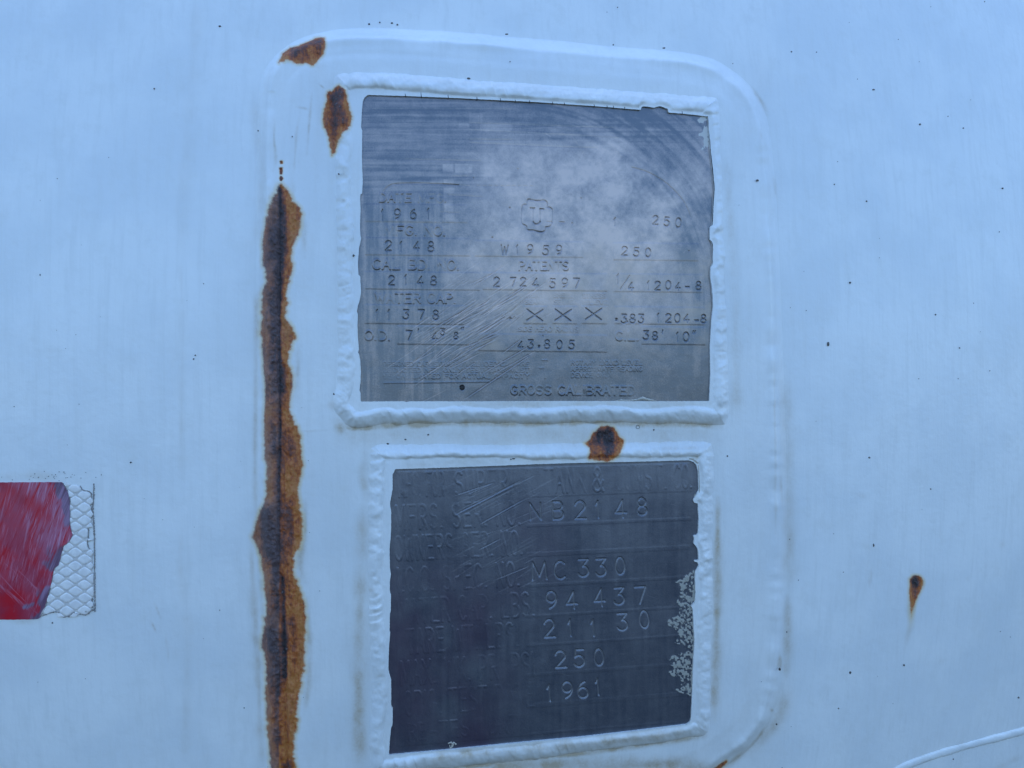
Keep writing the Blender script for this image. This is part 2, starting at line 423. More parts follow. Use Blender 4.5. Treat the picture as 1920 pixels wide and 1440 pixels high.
# tan grime settled in corners and run down; bead-toe lines also paint contact shadow: (path, half width, strength)
GRIME_SHADE = [([(481, 560), (480, 700), (478, 900), (480, 960)], 4, .42), ([(470, 1010), (476, 1120), (484, 1250), (489, 1380), (492, 1440)], 6, .45),
         ([(481, 1170), (479, 1190), (486, 1225)], 9, .5), ([(487, 540), (481, 575), (483, 640)], 5, .4),
         ([(478, 170), (482, 250), (490, 330), (484, 470)], 11, .22), ([(585, 175), (580, 230), (575, 290)], 2.2, .5), ([(563, 210), (556, 250), (550, 340)], 2.2, .32),
         ([(555, 200), (580, 205)], 2, .4), ([(515, 225), (514, 260), (517, 300), (512, 322)], 2.6, .45), ([(598, 158), (612, 168)], 2.4, .6), ([(548, 330), (552, 400)], 4, .3),
         ([(690, 170), (620, 160), (600, 250)], 16, .16),
         ([(1472, 700), (1478, 850), (1480, 1000), (1478, 1120)], 11, .30), ([(1476, 1110), (1477, 1210), (1472, 1290)], 7, .62), ([(1462, 1225), (1463, 1260)], 4, .7),
         ([(1476, 1280), (1466, 1330), (1440, 1375), (1400, 1410)], 15, .42), ([(1444, 1350), (1420, 1385), (1390, 1415), (1350, 1446)], 4.5, .75), ([(1446, 1328), (1449, 1336)], 4, .8),
         ([(1450, 700), (1452, 1000)], 2, .28), ([(1463, 880), (1466, 960)], 3, .4), ([(1402, 155), (1430, 195), (1438, 215)], 3, .38), ([(1451, 330), (1455, 370)], 2.5, .4), ([(1424, 245), (1426, 268)], 3, .3),
         ([(634, 788), (650, 801), (680, 804), (720, 798), (800, 795), (900, 793), (1000, 795), (1100, 792), (1200, 795), (1280, 795), (1350, 799)], 5.5, .95),  # grime at the upper bead's toe, also painting its contact shadow
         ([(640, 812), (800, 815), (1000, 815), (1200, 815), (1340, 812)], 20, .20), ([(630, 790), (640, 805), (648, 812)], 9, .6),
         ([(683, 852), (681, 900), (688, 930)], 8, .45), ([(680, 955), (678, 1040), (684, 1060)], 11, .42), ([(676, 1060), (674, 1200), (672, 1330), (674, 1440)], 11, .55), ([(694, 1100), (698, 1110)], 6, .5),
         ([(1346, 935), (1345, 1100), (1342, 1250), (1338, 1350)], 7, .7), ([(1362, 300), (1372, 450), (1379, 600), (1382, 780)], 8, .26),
         ([(900, 1440), (1100, 1432), (1250, 1436), (1340, 1440)], 15, .6), ([(790, 1420), (950, 1404), (1150, 1386), (1290, 1366)], 7, .6), ([(720, 1451), (880, 1437), (1000, 1424), (1200, 1398), (1322, 1380)], 5, .85),  # last path: lower bead's toe, grime with contact shadow painted in
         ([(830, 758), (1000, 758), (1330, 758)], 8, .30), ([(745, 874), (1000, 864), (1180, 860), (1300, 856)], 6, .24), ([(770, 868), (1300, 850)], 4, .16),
         ([(625, 770), (618, 750)], 7, .3), ([(1215, 764), (1245, 762)], 6, .4), ([(0, 898), (60, 892), (120, 898)], 7, .32), ([(20, 1166), (75, 1166)], 4, .3),
         ([(372, 0), (360, 170), (348, 330), (338, 480)], 12, .10), ([(338, 480), (342, 600), (340, 800), (338, 900)], 6, .11), ([(344, 975), (338, 1060), (352, 1180), (350, 1300), (346, 1440)], 8, .13),
         ([(700, 150), (900, 160), (1330, 188)], 4, .12), ([(520, 812), (620, 806)], 2, .22), ([(640, 176), (660, 165), (720, 165), (900, 172), (1100, 180), (1320, 197)], 5, .16), ([(1265, 192), (1310, 196)], 8, .16),
         ([(568, 400), (572, 480)], 6, .35), ([(560, 640), (556, 760)], 6, .3), ([(572, 940), (571, 1010), (562, 1050), (569, 1090)], 6, .55), ([(577, 1120), (580, 1260), (570, 1340)], 5, .4), ([(486, 1000), (490, 1120), (494, 1170)], 4, .4), ([(595, 100), (600, 135)], 8, .22), ([(880, 1375), (905, 1430)], 3, .1), ([(1340, 830), (1310, 838), (1200, 842)], 4, .22), ([(1300, 855), (1312, 860)], 5, .5),
         ([(1634, 1065), (1630, 1100)], 3.2, .34), ([(1612, 1018), (1640, 1030)], 7, .13), ([(1880, 1012), (1878, 1028)], 5, .22), ([(1605, 926), (1625, 933)], 4, .2), ([(1760, 1235), (1770, 1245)], 8, .10),
         ([(1812, 1090), (1818, 1080)], 4, .16), ([(1715, 1165), (1704, 1185), (1697, 1215)], 6, .30), ([(1708, 1120), (1706, 1160)], 9, .22),
         ([(290, 1130), (302, 1160)], 1.6, .4), ([(284, 1165), (294, 1188)], 1.6, .4), ([(312, 1190), (316, 1240)], 1.6, .35), ([(1920, 1415), (1860, 1445)], 5, .3)]
RUSTS = [('rust_streak', RUST_MAIN, 10), ('rust_patch', RUST_TOP, 7), ('rust_patch', RUST_FRAME, 7), ('rust_spot', RUST_HOLE, 7), ('rust_drip', RUST_DRIP, 7), ('rust_patch', RUST_BOT, 5)] + [('rust_drop', d, 3) for d in DROPS]
def fray(pts, amp, seed):
    q = rag(pts, 1.8, 0, 1); n = len(q); k = np.arange(n) * 1.8
    f = lambda a, s_: (vn1(k / a, s_) - .5) * 2
    w_ = .35 + 1.2 * vn1(k / 60, seed + 5)
    dx = f(14, seed) + .7 * f(5, seed + 1) + .45 * f(2.2, seed + 2); dy = f(15, seed + 3) + .7 * f(6, seed + 4) + .4 * f(2.2, seed + 6)
    return q + np.stack([dx * w_, dy * w_], -1) * amp
RUST_R = [fray(p, 2.4 if i < 3 else 1.4, 20 + 7 * i) if i < 4 else rag(p, 2.5, .5, 20 + i) for i, (n, p, w) in enumerate(RUSTS)]
# dark, deeply corroded cores inside the rust: (path, half width, amount)
CORES = [([(524, 352), (524, 500), (523, 640), (525, 760), (522, 900), (521, 1060)], 3.4, .75), ([(531, 360), (530, 500), (526, 560)], 7, .35), ([(527, 690), (527, 730)], 9, .5), ([(512, 430), (512, 480)], 9, .40),
         ([(507, 555), (512, 590), (514, 640), (513, 690)], 9, .50), ([(510, 790), (513, 850)], 9, .45), ([(500, 960), (502, 1000), (506, 1030)], 15, .72), ([(513, 1030), (516, 1090)], 6, .5),
         ([(530, 1085), (533, 1180), (534, 1270)], 4.5, .85), ([(508, 1185), (512, 1210)], 12, .62), ([(520, 1220), (522, 1300)], 5, .45), ([(518, 1370), (522, 1390)], 8, .5), ([(540, 1435), (545, 1500)], 10, .5), ([(548, 1160), (552, 1260)], 10, .22),
         ([(548, 108), (570, 90), (600, 76)], 7, .55), ([(535, 100), (550, 92)], 7, .38), ([(640, 172), (642, 182)], 9, .5), ([(626, 180), (628, 250)], 8, .30), ([(645, 215), (640, 235)], 8, .18),
         ([(1132, 818), (1139, 824)], 19, 1.1), ([(1136, 845), (1134, 855)], 10, .22), ([(1716, 1090), (1718, 1091)], 8, 1.0), ([(526, 300), (527, 340)], 3, .55)]

def smear(g, dst, path, hw, amt, seed):
    p = np.array(path, float); L = np.hypot(*np.diff(p, axis=0).T).sum()
    R = hw * 3
    if p[:, 0].max() + R < g.u[0] or p[:, 0].min() - R > g.u[-1] or p[:, 1].max() + R < g.v[0] or p[:, 1].min() - R > g.v[-1]: return
    d, s, _, _ = g.near(path, R)
    k = .62 + .75 * vn1(s / max(hw * 3, 16) + seed, seed % 9) * (.5 + vn1(s / max(hw * 9, 60) + seed, 3 + seed % 5))
    e = ss(0, min(.35 * L, 40) + 1, s) * ss(L, L - min(.35 * L, 40) - 1, s)
    f = np.exp(-(d / (hw * (.55 + .9 * vn1(s / (hw * 3 + 8), seed % 7)))) ** 2) * ss(R, R * .7, d)
    dst[:] = np.maximum(dst, amt * f * (.25 + .75 * e) * k)

def paint_attrs(g):
    D = g.at['dirt']
    mod = .30 + 1.5 * fbm(g.U / 14, g.V / 24, 3, 4)
    for i, (p, hw, a) in enumerate(GRIME_SHADE): smear(g, D, smooth(p, 4, False) if len(p) > 2 else p, hw, a, i)
    D *= mod
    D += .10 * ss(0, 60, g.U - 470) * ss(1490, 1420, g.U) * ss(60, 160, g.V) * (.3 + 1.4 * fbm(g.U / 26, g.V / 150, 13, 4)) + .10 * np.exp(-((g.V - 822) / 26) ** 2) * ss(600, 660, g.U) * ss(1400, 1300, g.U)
    Rr, Rd = g.at['rust'], g.at['rdark']
    g.rid = np.zeros(g.U.shape, np.int32)
    for i, ((nm, p, w), q) in enumerate(zip(RUSTS, RUST_R)):
        if q[:, 0].max() < g.u[0] - 20 or q[:, 0].min() > g.u[-1] + 20 or q[:, 1].max() < g.v[0] - 20 or q[:, 1].min() > g.v[-1] + 20: continue
        sd, s, _, _ = g.sdf(q, w * 2.5)
        Rr[:] = np.maximum(Rr, np.clip(.5 + sd / (2 * w), 0, 1) * (ss(1205, 1112, g.V) if nm == 'rust_drip' else 1))
        Rd[:] = np.maximum(Rd, .34 * ss(-1, w * 2.3, sd))
        g.rid[sd > 0] = i + 1
    m = Rr > .3
    Rd += m * (1.25 * (fbm(g.U / 13, g.V / 60, 4, 4) - .48) + .45 * (fbm(g.U / 5, g.V / 7, 8, 3) - .5) + .20 * (g.U < 523) * (g.U > 460) - .16 * ss(526, 545, g.U) * (g.U < 600))
    g.at['wear'] = m * np.clip((g.U < 524) * (g.U > 460) * (.25 + 1.1 * fbm(g.U / 20, g.V / 34, 6, 3)) + .9 * (fbm(g.U / 12, g.V / 30, 16, 3) - .5), 0, 1)
    for p, hw, a in CORES:
        R = hw * 2
        d, _, _, _ = g.near(p, R)
        Rd[:] = np.clip(Rd + (.55 + .9 * fbm(g.U / 6, g.V / 9, 18, 2)) * a * np.exp(-(d / (hw * .85)) ** 2) * (d < R), 0, 1.1)

def rust_relief(g):
    """corroded skin: paint gone, scale and pits"""
    k = ss(.40, .95, g.at['rust'])
    n = fbm(g.U / 9, g.V / 13, 11, 4) - .5
    g.H += k * (-1.0 + n * 7.0 + 4.0 * (fbm(g.U / 3.2, g.V / 3.2, 14, 2) - .5) * np.clip(g.at['rdark'], 0, 1))

# ------------------------------------------------------------------ the tank wall
def spaced(a, b, step, out_lo, out_hi):
    mid = list(np.arange(a, b + .1, step)); lo = []; hi = []
    x, s = a, step
    while x > out_lo: s *= 1.25; x -= min(s, 90); lo.append(x)
    x, s = b, step
    while x < out_hi: s *= 1.25; x += min(s, 90); hi.append(x)
    return lo[::-1] + mid + hi
g = Grid(0, 0, 0, 0, 4, 0, u=spaced(-30, 1950, 3.6, -900, 2750), v=spaced(-30, 1470, 3.6, -700, 2150))
paint_attrs(g)
g.H += 2.4 * (fbm(g.U / 170, g.V / 210, 5, 2) - .5) + .6 * (fbm(g.U / 30, g.V / 60, 9, 2) - .5)
d, s, _, _ = g.near(smooth([(376, -60), (360, 170), (346, 330), (338, 480), (340, 800), (342, 1100), (350, 1300), (348, 1500)], 4, False), 60)
g.H += 1.6 * np.exp(-(d / 14) ** 2) * np.sign(1)
pd, ps, _, _ = g.sdf(PAD, 120)
rust_relief(g)
# rim of the sheet turned back so that the wall has depth
rim = np.zeros(g.U.shape, bool); rim[:1] = rim[-1:] = True; rim[:, :1] = rim[:, -1:] = True
g.H[rim] = -120
g.finish()
fm = g.face(pd) < 1e9
frid = g.rid[:-1, :-1]
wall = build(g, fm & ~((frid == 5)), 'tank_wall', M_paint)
wall['kind'] = 'structure'; wall['label'] = 'white painted curved steel skin of the tank'
build(g, fm & (frid == 5), 'rust_drip', M_paint, wall)['label'] = 'small brown rust spot with a thin run below it'

# seam of another fitting, low on the right
g = Grid(1560, 2100, 1290, 1500, 2, 0)
path = smooth([(1640, 1466), (1700, 1436), (1760, 1414), (1830, 1394), (1880, 1381), (1930, 1367), (2010, 1340), (2080, 1310)], 5, False)
d, s, _, _ = g.near(path, 30)
d = d + 1.6 * (vn1(s / 11, 6) - .5)
g.H += -1.4 + 4.6 * np.sqrt(np.clip(1 - (d / 7.5) ** 2, 0, 1)) * (.75 + .5 * vn1(s / 16, 4))
g.finish()
build(g, g.face(d) < 10, 'weld_seam', M_paint, wall)

# ------------------------------------------------------------------ the mounting pad
PADH = 27.0
pad = empty('mounting_pad', 980, 780, 0, 'white painted steel pad with rounded corners and a rusty left edge, welded to the tank', 'steel pad')
g = Grid(462, 1494, 36, 1530, 2.0, PADH)
paint_attrs(g)
pd, ps, _, _ = g.sdf(PAD, 90)
w = 42 + 10 * vn1(ps / 160, 2)
lump = vn1(ps / 34, 5) + .5 * vn1(ps / 13, 6)
q = np.clip(pd / w, -.12, 1)
g.h0 = -2 + (PADH + 2) * (.62 * ss(-.10, .52, q) + .38 * ss(.2, 1, q))
g.H = g.h0 + 3.4 * (lump - .7) * np.exp(-((pd - 20) / 12) ** 2) + 4.2 * np.exp(-((pd - 22) / 9) ** 2) * (.5 + vn1(ps / 120, 8)) - 1.6 * np.exp(-((pd - 46) / 9) ** 2)
g.H += 1.1 * (fbm(g.U / 120, g.V / 150, 21, 2) - .5)
# the corroded left weld: a lumpy bead and the open crease beside the plate
left = ss(90, 60, np.abs(g.U - 520)) * ss(300, 350, g.V)
bead = np.exp(-((g.U - (507 + 4 * np.sin(g.V / 90))) / 10) ** 2)
g.H += left * bead * (2.5 + 5 * (fbm(g.U / 26, g.V / 30, 31, 3) - .4))
d, _, _, _ = g.near([(527, 345), (523, 400), (522, 640), (524, 760), (522, 900), (522, 1075), (528, 1085), (535, 1290), (537, 1400), (541, 1500)], 12)
g.H -= 3.4 * np.exp(-(d / 2.6) ** 2) * ss(342, 352, g.V)
rust_relief(g)
fu, _, _, _ = g.sdf(FRAME_U, 30); fl, _, _, _ = g.sdf(FRAME_L, 30)
g.finish()
keep = (g.face(pd) > -2) & (g.face(np.maximum(fu, fl)) < 9)
frid = g.rid[:-1, :-1]; weld = (g.face(pd) < 40)
base = keep & (frid == 0)
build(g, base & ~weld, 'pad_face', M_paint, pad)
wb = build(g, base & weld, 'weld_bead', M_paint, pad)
LBL = {1: 'long ragged brown rust streak down the left weld', 2: 'rust patch at the upper left corner', 3: 'rust patch beside the upper left of the upper plate', 4: 'round dark rust spot with an orange halo between the two plates', 6: 'small rust patch low at the right corner'}
for i, (nm, p, w_) in enumerate(RUSTS):
    if nm == 'rust_drip': continue
    o = build(g, keep & (frid == i + 1), nm, M_paint, pad)
    if o and LBL.get(i + 1): o['label'] = LBL[i + 1]

# ------------------------------------------------------------------ stroke letters
def arc(cx, cy, rx, ry, a0, a1, n=16):
    return [(cx + rx * math.cos(R_(a)), cy + ry * math.sin(R_(a))) for a in np.linspace(a0, a1, n)]
E = lambda cx, cy, rx, ry: arc(cx, cy, rx, ry, 90, 450, 24)
GL = {
 '0': [E(.5, .5, .46, .5)], '1': [[(.22, .76), (.55, 1), (.55, 0)]], '2': [arc(.5, .72, .46, .28, 168, -32) + [(.02, 0), (1, 0)]],
 '3': [[(.08, 1), (.94, 1), (.46, .60)] + arc(.46, .31, .48, .31, 82, -158)], '4': [[(.70, 0), (.70, 1), (0, .27), (1, .27)]],
 '5': [[(.92, 1), (.22, 1), (.12, .56)] + arc(.47, .33, .49, .33, 128, -152)], '6': [arc(.95, .33, .93, .66, 105, 172, 9), E(.5, .31, .45, .31)],
 '7': [[(0, 1), (1, 1), (.42, 0)]], '8': [E(.5, .76, .38, .24), E(.5, .26, .47, .26)], '9': [arc(.05, .67, .93, .66, -75, -8, 9), E(.5, .69, .45, .31)],
 'A': [[(0, 0), (.5, 1), (1, 0)], [(.18, .36), (.82, .36)]], 'B': [[(.05, 0), (.05, 1), (.55, 1)] + arc(.55, .76, .38, .24, 90, -90, 9) + [(.05, .52)], [(.55, .52)] + arc(.55, .26, .45, .26, 90, -90, 9) + [(.05, 0)]],
 'C': [arc(.54, .5, .52, .5, 48, 312)], 'D': [[(.05, 0), (.05, 1), (.4, 1)] + arc(.4, .5, .58, .5, 90, -90, 12) + [(.05, 0)]],
 'E': [[(.95, 0), (.06, 0), (.06, 1), (.95, 1)], [(.06, .52), (.78, .52)]], 'F': [[(.06, 0), (.06, 1), (.95, 1)], [(.06, .52), (.78, .52)]],
 'G': [arc(.52, .5, .50, .5, 48, 330) + [(.96, .42), (.6, .42)]], 'H': [[(.05, 0), (.05, 1)], [(.95, 0), (.95, 1)], [(.05, .5), (.95, .5)]], 'I': [[(.5, 0), (.5, 1)]],
 'K': [[(.05, 0), (.05, 1)], [(.95, 1), (.05, .42)], [(.35, .62), (1, 0)]], 'L': [[(.08, 1), (.08, 0), (.92, 0)]], 'M': [[(0, 0), (.08, 1), (.5, .15), (.92, 1), (1, 0)]],
 'N': [[(.05, 0), (.05, 1), (.95, 0), (.95, 1)]], 'O': [E(.5, .5, .5, .5)], 'P': [[(.05, 0), (.05, 1), (.55, 1)] + arc(.55, .74, .42, .26, 90, -90, 9) + [(.05, .48)]],
 'Q': [E(.5, .5, .5, .5), [(.6, .25), (1, -.05)]], 'R': [[(.05, 0), (.05, 1), (.55, 1)] + arc(.55, .74, .42, .26, 90, -90, 9) + [(.05, .48)], [(.5, .48), (1, 0)]],
 'S': [arc(.5, .75, .42, .25, 35, 270, 10) + arc(.5, .25, .44, .25, 90, -145, 10)[1:]], 'T': [[(0, 1), (1, 1)], [(.5, 1), (.5, 0)]], 'U': [[(.05, 1), (.05, .35)] + arc(.5, .35, .45, .35, 180, 360, 10) + [(.95, 1)]],
 'V': [[(0, 1), (.5, 0), (1, 1)]], 'W': [[(0, 1), (.25, 0), (.5, .85), (.75, 0), (1, 1)]], 'X': [[(0, 1), (1, 0)], [(1, 1), (0, 0)]], 'Y': [[(0, 1), (.5, .5), (1, 1)], [(.5, .5), (.5, 0)]],
 '&': [[(1, 0), (.2, .78)] + arc(.45, .82, .25, .18, 190, -40, 9) + [(.12, .38)] + arc(.42, .22, .38, .22, 150, 330, 9) + [(1, .45)]],
 '-': [[(.05, .42), (.95, .42)]], '.': [[(.45, .02), (.55, .02)]], "'": [[(.6, 1), (.4, .6)]], '"': [[(.35, 1), (.2, .65)], [(.8, 1), (.65, .65)]], '/': [[(1, 1), (0, 0)]],
}
def char(g, ch, cx, cy, w, h, hw, amp, raised=False, slope=0., fade=None, nm=None, lab=None, skew=0., tone=0.):
    d = None; best = np.full(g.U.shape, 99.) if False else None
    c, s_ = math.cos(slope), math.sin(slope)
    R = hw * 1.3 + 1
    i0, i1 = np.searchsorted(g.u, [cx - w - h * .5 - R, cx + w + h * .5 + R]); j0, j1 = np.searchsorted(g.v, [cy - h - R, cy + h + R])
    if i1 - i0 < 2 or j1 - j0 < 2: return
    X = g.U[j0:j1, i0:i1]; Y = g.V[j0:j1, i0:i1]; d = np.full(X.shape, 99.)
    for st in GL[ch]:
        p = np.array(st, float); x = (p[:, 0] - .5) * w + skew * (p[:, 1] - .5) * h; y = -(p[:, 1] - .5) * h
        q = np.stack([cx + x * c - y * s_, cy + x * s_ + y * c], -1)
        for a, b in zip(q[:-1], q[1:]):
            e = b - a; l2 = max(e @ e, 1e-9)
            t = np.clip(((X - a[0]) * e[0] + (Y - a[1]) * e[1]) / l2, 0, 1)
            d = np.minimum(d, np.hypot(X - a[0] - t * e[0], Y - a[1] - t * e[1]))
    if raised: a_ = ss(hw + .6, hw - 1.0, d)
    else: a_ = ss(hw, hw * .1, d)
    k = a_ * (1 if fade is None else fade[j0:j1, i0:i1])
    g.H[j0:j1, i0:i1] += (amp if raised else -amp) * k
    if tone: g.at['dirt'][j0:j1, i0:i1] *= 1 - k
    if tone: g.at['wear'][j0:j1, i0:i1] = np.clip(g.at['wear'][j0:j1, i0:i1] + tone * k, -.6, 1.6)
    idn = len(g.ids); hit = (a_ > .25)
    sub = g.cid[j0:j1, i0:i1]; sub[hit] = idn
    g.ids.append((nm or ('raised_letter' if raised else 'stamped_digit'), lab))
def word(g, txt, x0, x1, cy, h, hw, amp, slope=0., raised=True, fade=None, gap=.28):
    wd = {'I': .12, '1': .5, '.': .16, "'": .2, 'M': 1.2, 'W': 1.35, ' ': .55, '&': 1.0}
    ws = [wd.get(c, 1.) for c in txt]; tot = sum(ws) + gap * (len(txt) - 1)
    k = (x1 - x0) / tot; x = x0
    for c, w in zip(txt, ws):
        if c != ' ':
            cx = x + w * k / 2
            yy = cy + (cx - (x0 + x1) / 2) * math.tan(slope)
            char(g, c, cx, yy, w * k if c != '.' else k * .5, h, hw, amp, raised, slope, fade, 'raised_letter' if c.isalpha() or c == '&' else 'raised_dot' if c == '.' else None)
        x += (w + gap) * k
def line(g, a, b, hw, amp):
    d, _, _, _ = g.near([a, b], hw * 2.2)
    g.H += amp * ss(hw * 2, 0, d)
def panel(g, x0, x1, yt, yb, amp, sl_t=0., sl_b=0., edge=1.1):
    """a raised strip of the plate: crisp upper and lower edges"""
    xc = (x0 + x1) / 2
    a = ss(-edge, edge, g.V - (yt + (g.U - xc) * sl_t)) * ss(edge, -edge, g.V - (yb + (g.U - xc) * sl_b))
    a = a * ss(x0 - 2, x0 + 2, g.U) * ss(x1 + 2, x1 - 2, g.U)
    g.H += amp * a

def gouge(g, a, b, w, depth):
    """a scratch with a burr pushed up on one side"""
    a = np.array(a, float); b = np.array(b, float); e = b - a; L = math.hypot(*e); n = np.array([-e[1], e[0]]) / L
    R = w * 3
    i0, i1 = np.searchsorted(g.u, [min(a[0], b[0]) - R, max(a[0], b[0]) + R]); j0, j1 = np.searchsorted(g.v, [min(a[1], b[1]) - R, max(a[1], b[1]) + R])
    if i1 <= i0 or j1 <= j0: return
    X = g.U[j0:j1, i0:i1] - a[0]; Y = g.V[j0:j1, i0:i1] - a[1]
    t = (X * e[0] + Y * e[1]) / (L * L); q = X * n[0] + Y * n[1]
    f = np.clip(np.minimum(t, 1 - t) * 4, 0, 1) * (t > 0) * (t < 1)
    g.H[j0:j1, i0:i1] += f * depth * (-np.exp(-(q / (w * .55)) ** 2) + .55 * np.exp(-((q - w * 1.1) / (w * .6)) ** 2))
    g.at['wear'][j0:j1, i0:i1] += f * .35 * np.exp(-(q / (w * .8)) ** 2)

# ------------------------------------------------------------------ painted border and weld of a name plate
PAINT, METAL = 36.0, 32.6
def border(parent, FR, HOLE, seed, bw):
    lo = FR.min(0) - 6; hi = FR.max(0) + 6
    g = Grid(lo[0], hi[0], lo[1], hi[1], 1.6, PAINT)
    hole = rag(HOLE, 2.2, .28, seed)
    hd, _, qx, qy = g.sdf(hole, 40)
    drop = g.face(hd) > 0
    # snap the vertices on the edge of the opening onto its outline
    vk = np.zeros(g.U.shape, bool); vd = vk.copy()
    for dj in (0, 1):
        for di in (0, 1):
            sl = (slice(dj, dj + drop.shape[0]), slice(di, di + drop.shape[1]))
            vk[sl] |= ~drop; vd[sl] |= drop
    on = vk & vd
    g.U = np.where(on, qx, g.U); g.V = np.where(on, qy, g.V); hd = np.where(on, 0, hd)
    paint_attrs(g)
    fd, fs, _, _ = g.sdf(FR, 60)
    fd = fd + 3.5 * (vn1(fs / 30, seed) - .5) + 2 * (vn1(fs / 9, seed + 1) - .5)
    wob = bw * (.85 + .35 * vn1(fs / 55, seed + 2))
    x = np.clip(fd / wob, 0, 1)
    rip = .50 * vn1(fs / 30, seed + 3) + .25 * vn1(fs / 12, seed + 4)
    # overlapping puddles of the bead
    ph = fs / 34 + 3.2 * vn1(fs / 75, seed + 5) - .45 * x * x
    scal = (ph - np.floor(ph)); scal = .6 + (ss(0, .8, scal) * ss(1, .8, scal) - .6) * ss(.35, .8, vn1(fs / 90, seed + 6))
    pock = (fbm(g.U / 15, g.V / 15, seed + 7, 3) - .5)
    bump = np.sin(np.pi * x) ** .75
    H = PADH - 1.5 + (PAINT - PADH + 1.5) * ss(.05, .95, x)
    g.h0 = H.copy()
    H += bump * (6.6 + 6.5 * (rip - .37) + 2.0 * (scal - .6) + 4.2 * pock) + .5 * (fbm(g.U / 9, g.V / 9, seed, 2) - .5) * ss(0, .3, x)
    rusty = ss(.40, .95, g.at['rust'])
    H += rusty * (-1 + 3.5 * (fbm(g.U / 7, g.V / 10, seed + 9, 3) - .5))
    k = ss(9, 2, -hd)
    g.H = H * (1 - k) + PAINT * k
    g.finish()
    keep = ~drop & (g.face(fd) > -1.5)
    x_f = g.face(x); fr = g.rid[:-1, :-1]
    ev, eq = skirt(hole, PAINT, METAL - 1, PAINT, 2.2, False)
    ispad = (fr > 0)
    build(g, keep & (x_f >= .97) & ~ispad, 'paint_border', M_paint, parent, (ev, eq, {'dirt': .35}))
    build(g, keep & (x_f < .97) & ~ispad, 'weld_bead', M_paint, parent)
    for i, (nm, p, w_) in enumerate(RUSTS):
        m = keep & (fr == i + 1)
        if m.sum() > 40:
            o = build(g, m, 'rust_patch', M_paint, parent)
            o['label'] = 'rust patch on the upper left of the weld' if i == 2 else 'lower half of the round rust spot'
    return hole

def plate(parent, g, hole, mat):
    hd, _, _, _ = g.sdf(hole, 8)
    g.finish()
    km = g.face(hd) > -4.5
    ids = np.maximum(np.maximum(g.cid[:-1, :-1], g.cid[1:, :-1]), np.maximum(g.cid[:-1, 1:], g.cid[1:, 1:]))
    inside = g.face(hd) > 1
    ids = np.where(inside, ids, 0)
    pl = build(g, km & (ids == 0), 'plate', mat, parent)
    order = np.argsort(ids, axis=None, kind='stable'); so = ids.ravel()[order]
    st = np.searchsorted(so, np.arange(1, len(g.ids) + 1))
    for n in range(1, len(g.ids)):
        f = order[st[n - 1]:st[n]]
        if len(f) < 4: continue
        m = np.unravel_index(f, ids.shape)
        o = build(g, m, g.ids[n][0], mat, pl)
        if g.ids[n][1]: o['label'] = g.ids[n][1]
    return pl

# ------------------------------------------------------------------ upper name plate
up = empty('nameplate', 1000, 752, PADH, 'upper, larger bare metal data plate with scratches and small stamped numbers, framed by white weld', 'nameplate', 'data plates on the pad')
hole = border(up, FRAME_U, HOLE_U, 101, 31)
g = Grid(662, 1346, 172, 762, 1.05, METAL)
U, V = g.U, g.V
g.H += 2.6 * (fbm(U / 150, V / 130, 41, 2) - .5) + .55 * (fbm(U / 34, V / 30, 42, 2) - .5)
mot = fbm(U / 46, V / 40, 44, 5)
bright = ss(1.25, .35, np.hypot((U - 1090) / 290, (V - 410) / 215) + .55 * (fbm(U / 70, V / 60, 45, 4) - .5))
sweep = ss(.72, .95, np.hypot((U - 960) / 385, np.minimum(V - 560, 0) / 375))      # the wiped band that curves round the upper right
wr = .16 + .95 * bright * (.34 + 1.35 * (mot - .40) + .5 * (fbm(U / 7, V / 7, 52, 3) - .5)) + .16 * ss(850, 950, U) * ss(660, 560, V)
hs = fbm(U / 150, V / 4.5, 46, 3); vs = fbm(U / 6, V / 90, 47, 3)
tl = ss(1010, 800, U) * ss(400, 340, V)
wr += tl * ((hs - .5) * .62 + .02) + tl * .3 * (fbm(U / 60, V / 9, 53, 3) - .5) + ss(880, 800, U) * ss(340, 380, V) * (vs - .5) * .55
wr += ss(200, 240, V) * ss(300, 250, V) * (hs - .5) * .5 * ss(900, 1000, U)
sw = np.hypot((U - 960) / 385, np.minimum(V - 560, 0) / 375)
wr += (fbm(sw * 46, np.arctan2(V - 560, U - 960) * 3, 48, 3) - .5) * .7 * sweep * ss(900, 1050, U)
wr -= .10 * ss(600, 720, V)  # bottom darkened in colour to offset the bright horizon reflection
wr -= .22 * sweep * ss(850, 1000, U)
for bx, by, br, ba in ((1290, 480, 30, .25), (1260, 455, 22, .2), (1222, 435, 16, .2), (1165, 380, 22, .16), (1210, 350, 26, .2), (1085, 360, 28, .16), (1080, 425, 24, .14)):
    wr -= ba * np.exp(-(np.hypot(U - bx, (V - by) * 1.2) / br) ** 2) * (.4 + 1.2 * fbm(U / 12, V / 12, 49, 3))
for x0, x1, y0, y1, a in ((830, 850, 308, 322, .4), (853, 885, 307, 324, .35), (832, 850, 336, 345, .3), (832, 852, 352, 362, .35), (808, 838, 336, 344, .15), (833, 850, 382, 398, .32), (860, 880, 231, 240, .3), (900, 960, 232, 246, .2), (880, 905, 212, 230, .18), (835, 852, 400, 414, .25)):
    wr += a * ss(x0 - 1, x0 + 1, U) * ss(x1 + 2, x1 - 2, U) * ss(y0 - 1, y0 + 1, V) * ss(y1 + 2, y1 - 2, V) * (.5 + mot)
g.at['wear'] = np.clip(wr, 0, 1.2)
g.at['dirt'] = .75 * np.clip(fbm(U / 40, V / 34, 50, 4) - .42, 0, 1) * 2 * ss(840, 940, U) * ss(430, 500, V) * ss(700, 620, V)
res = np.hypot((U - 1322) / 26, (V - 243) / 70)
g.at['rust'] = .72 * ss(1.15, .2, res) * (fbm(U / 9, V / 9, 51, 4) * 1.5)
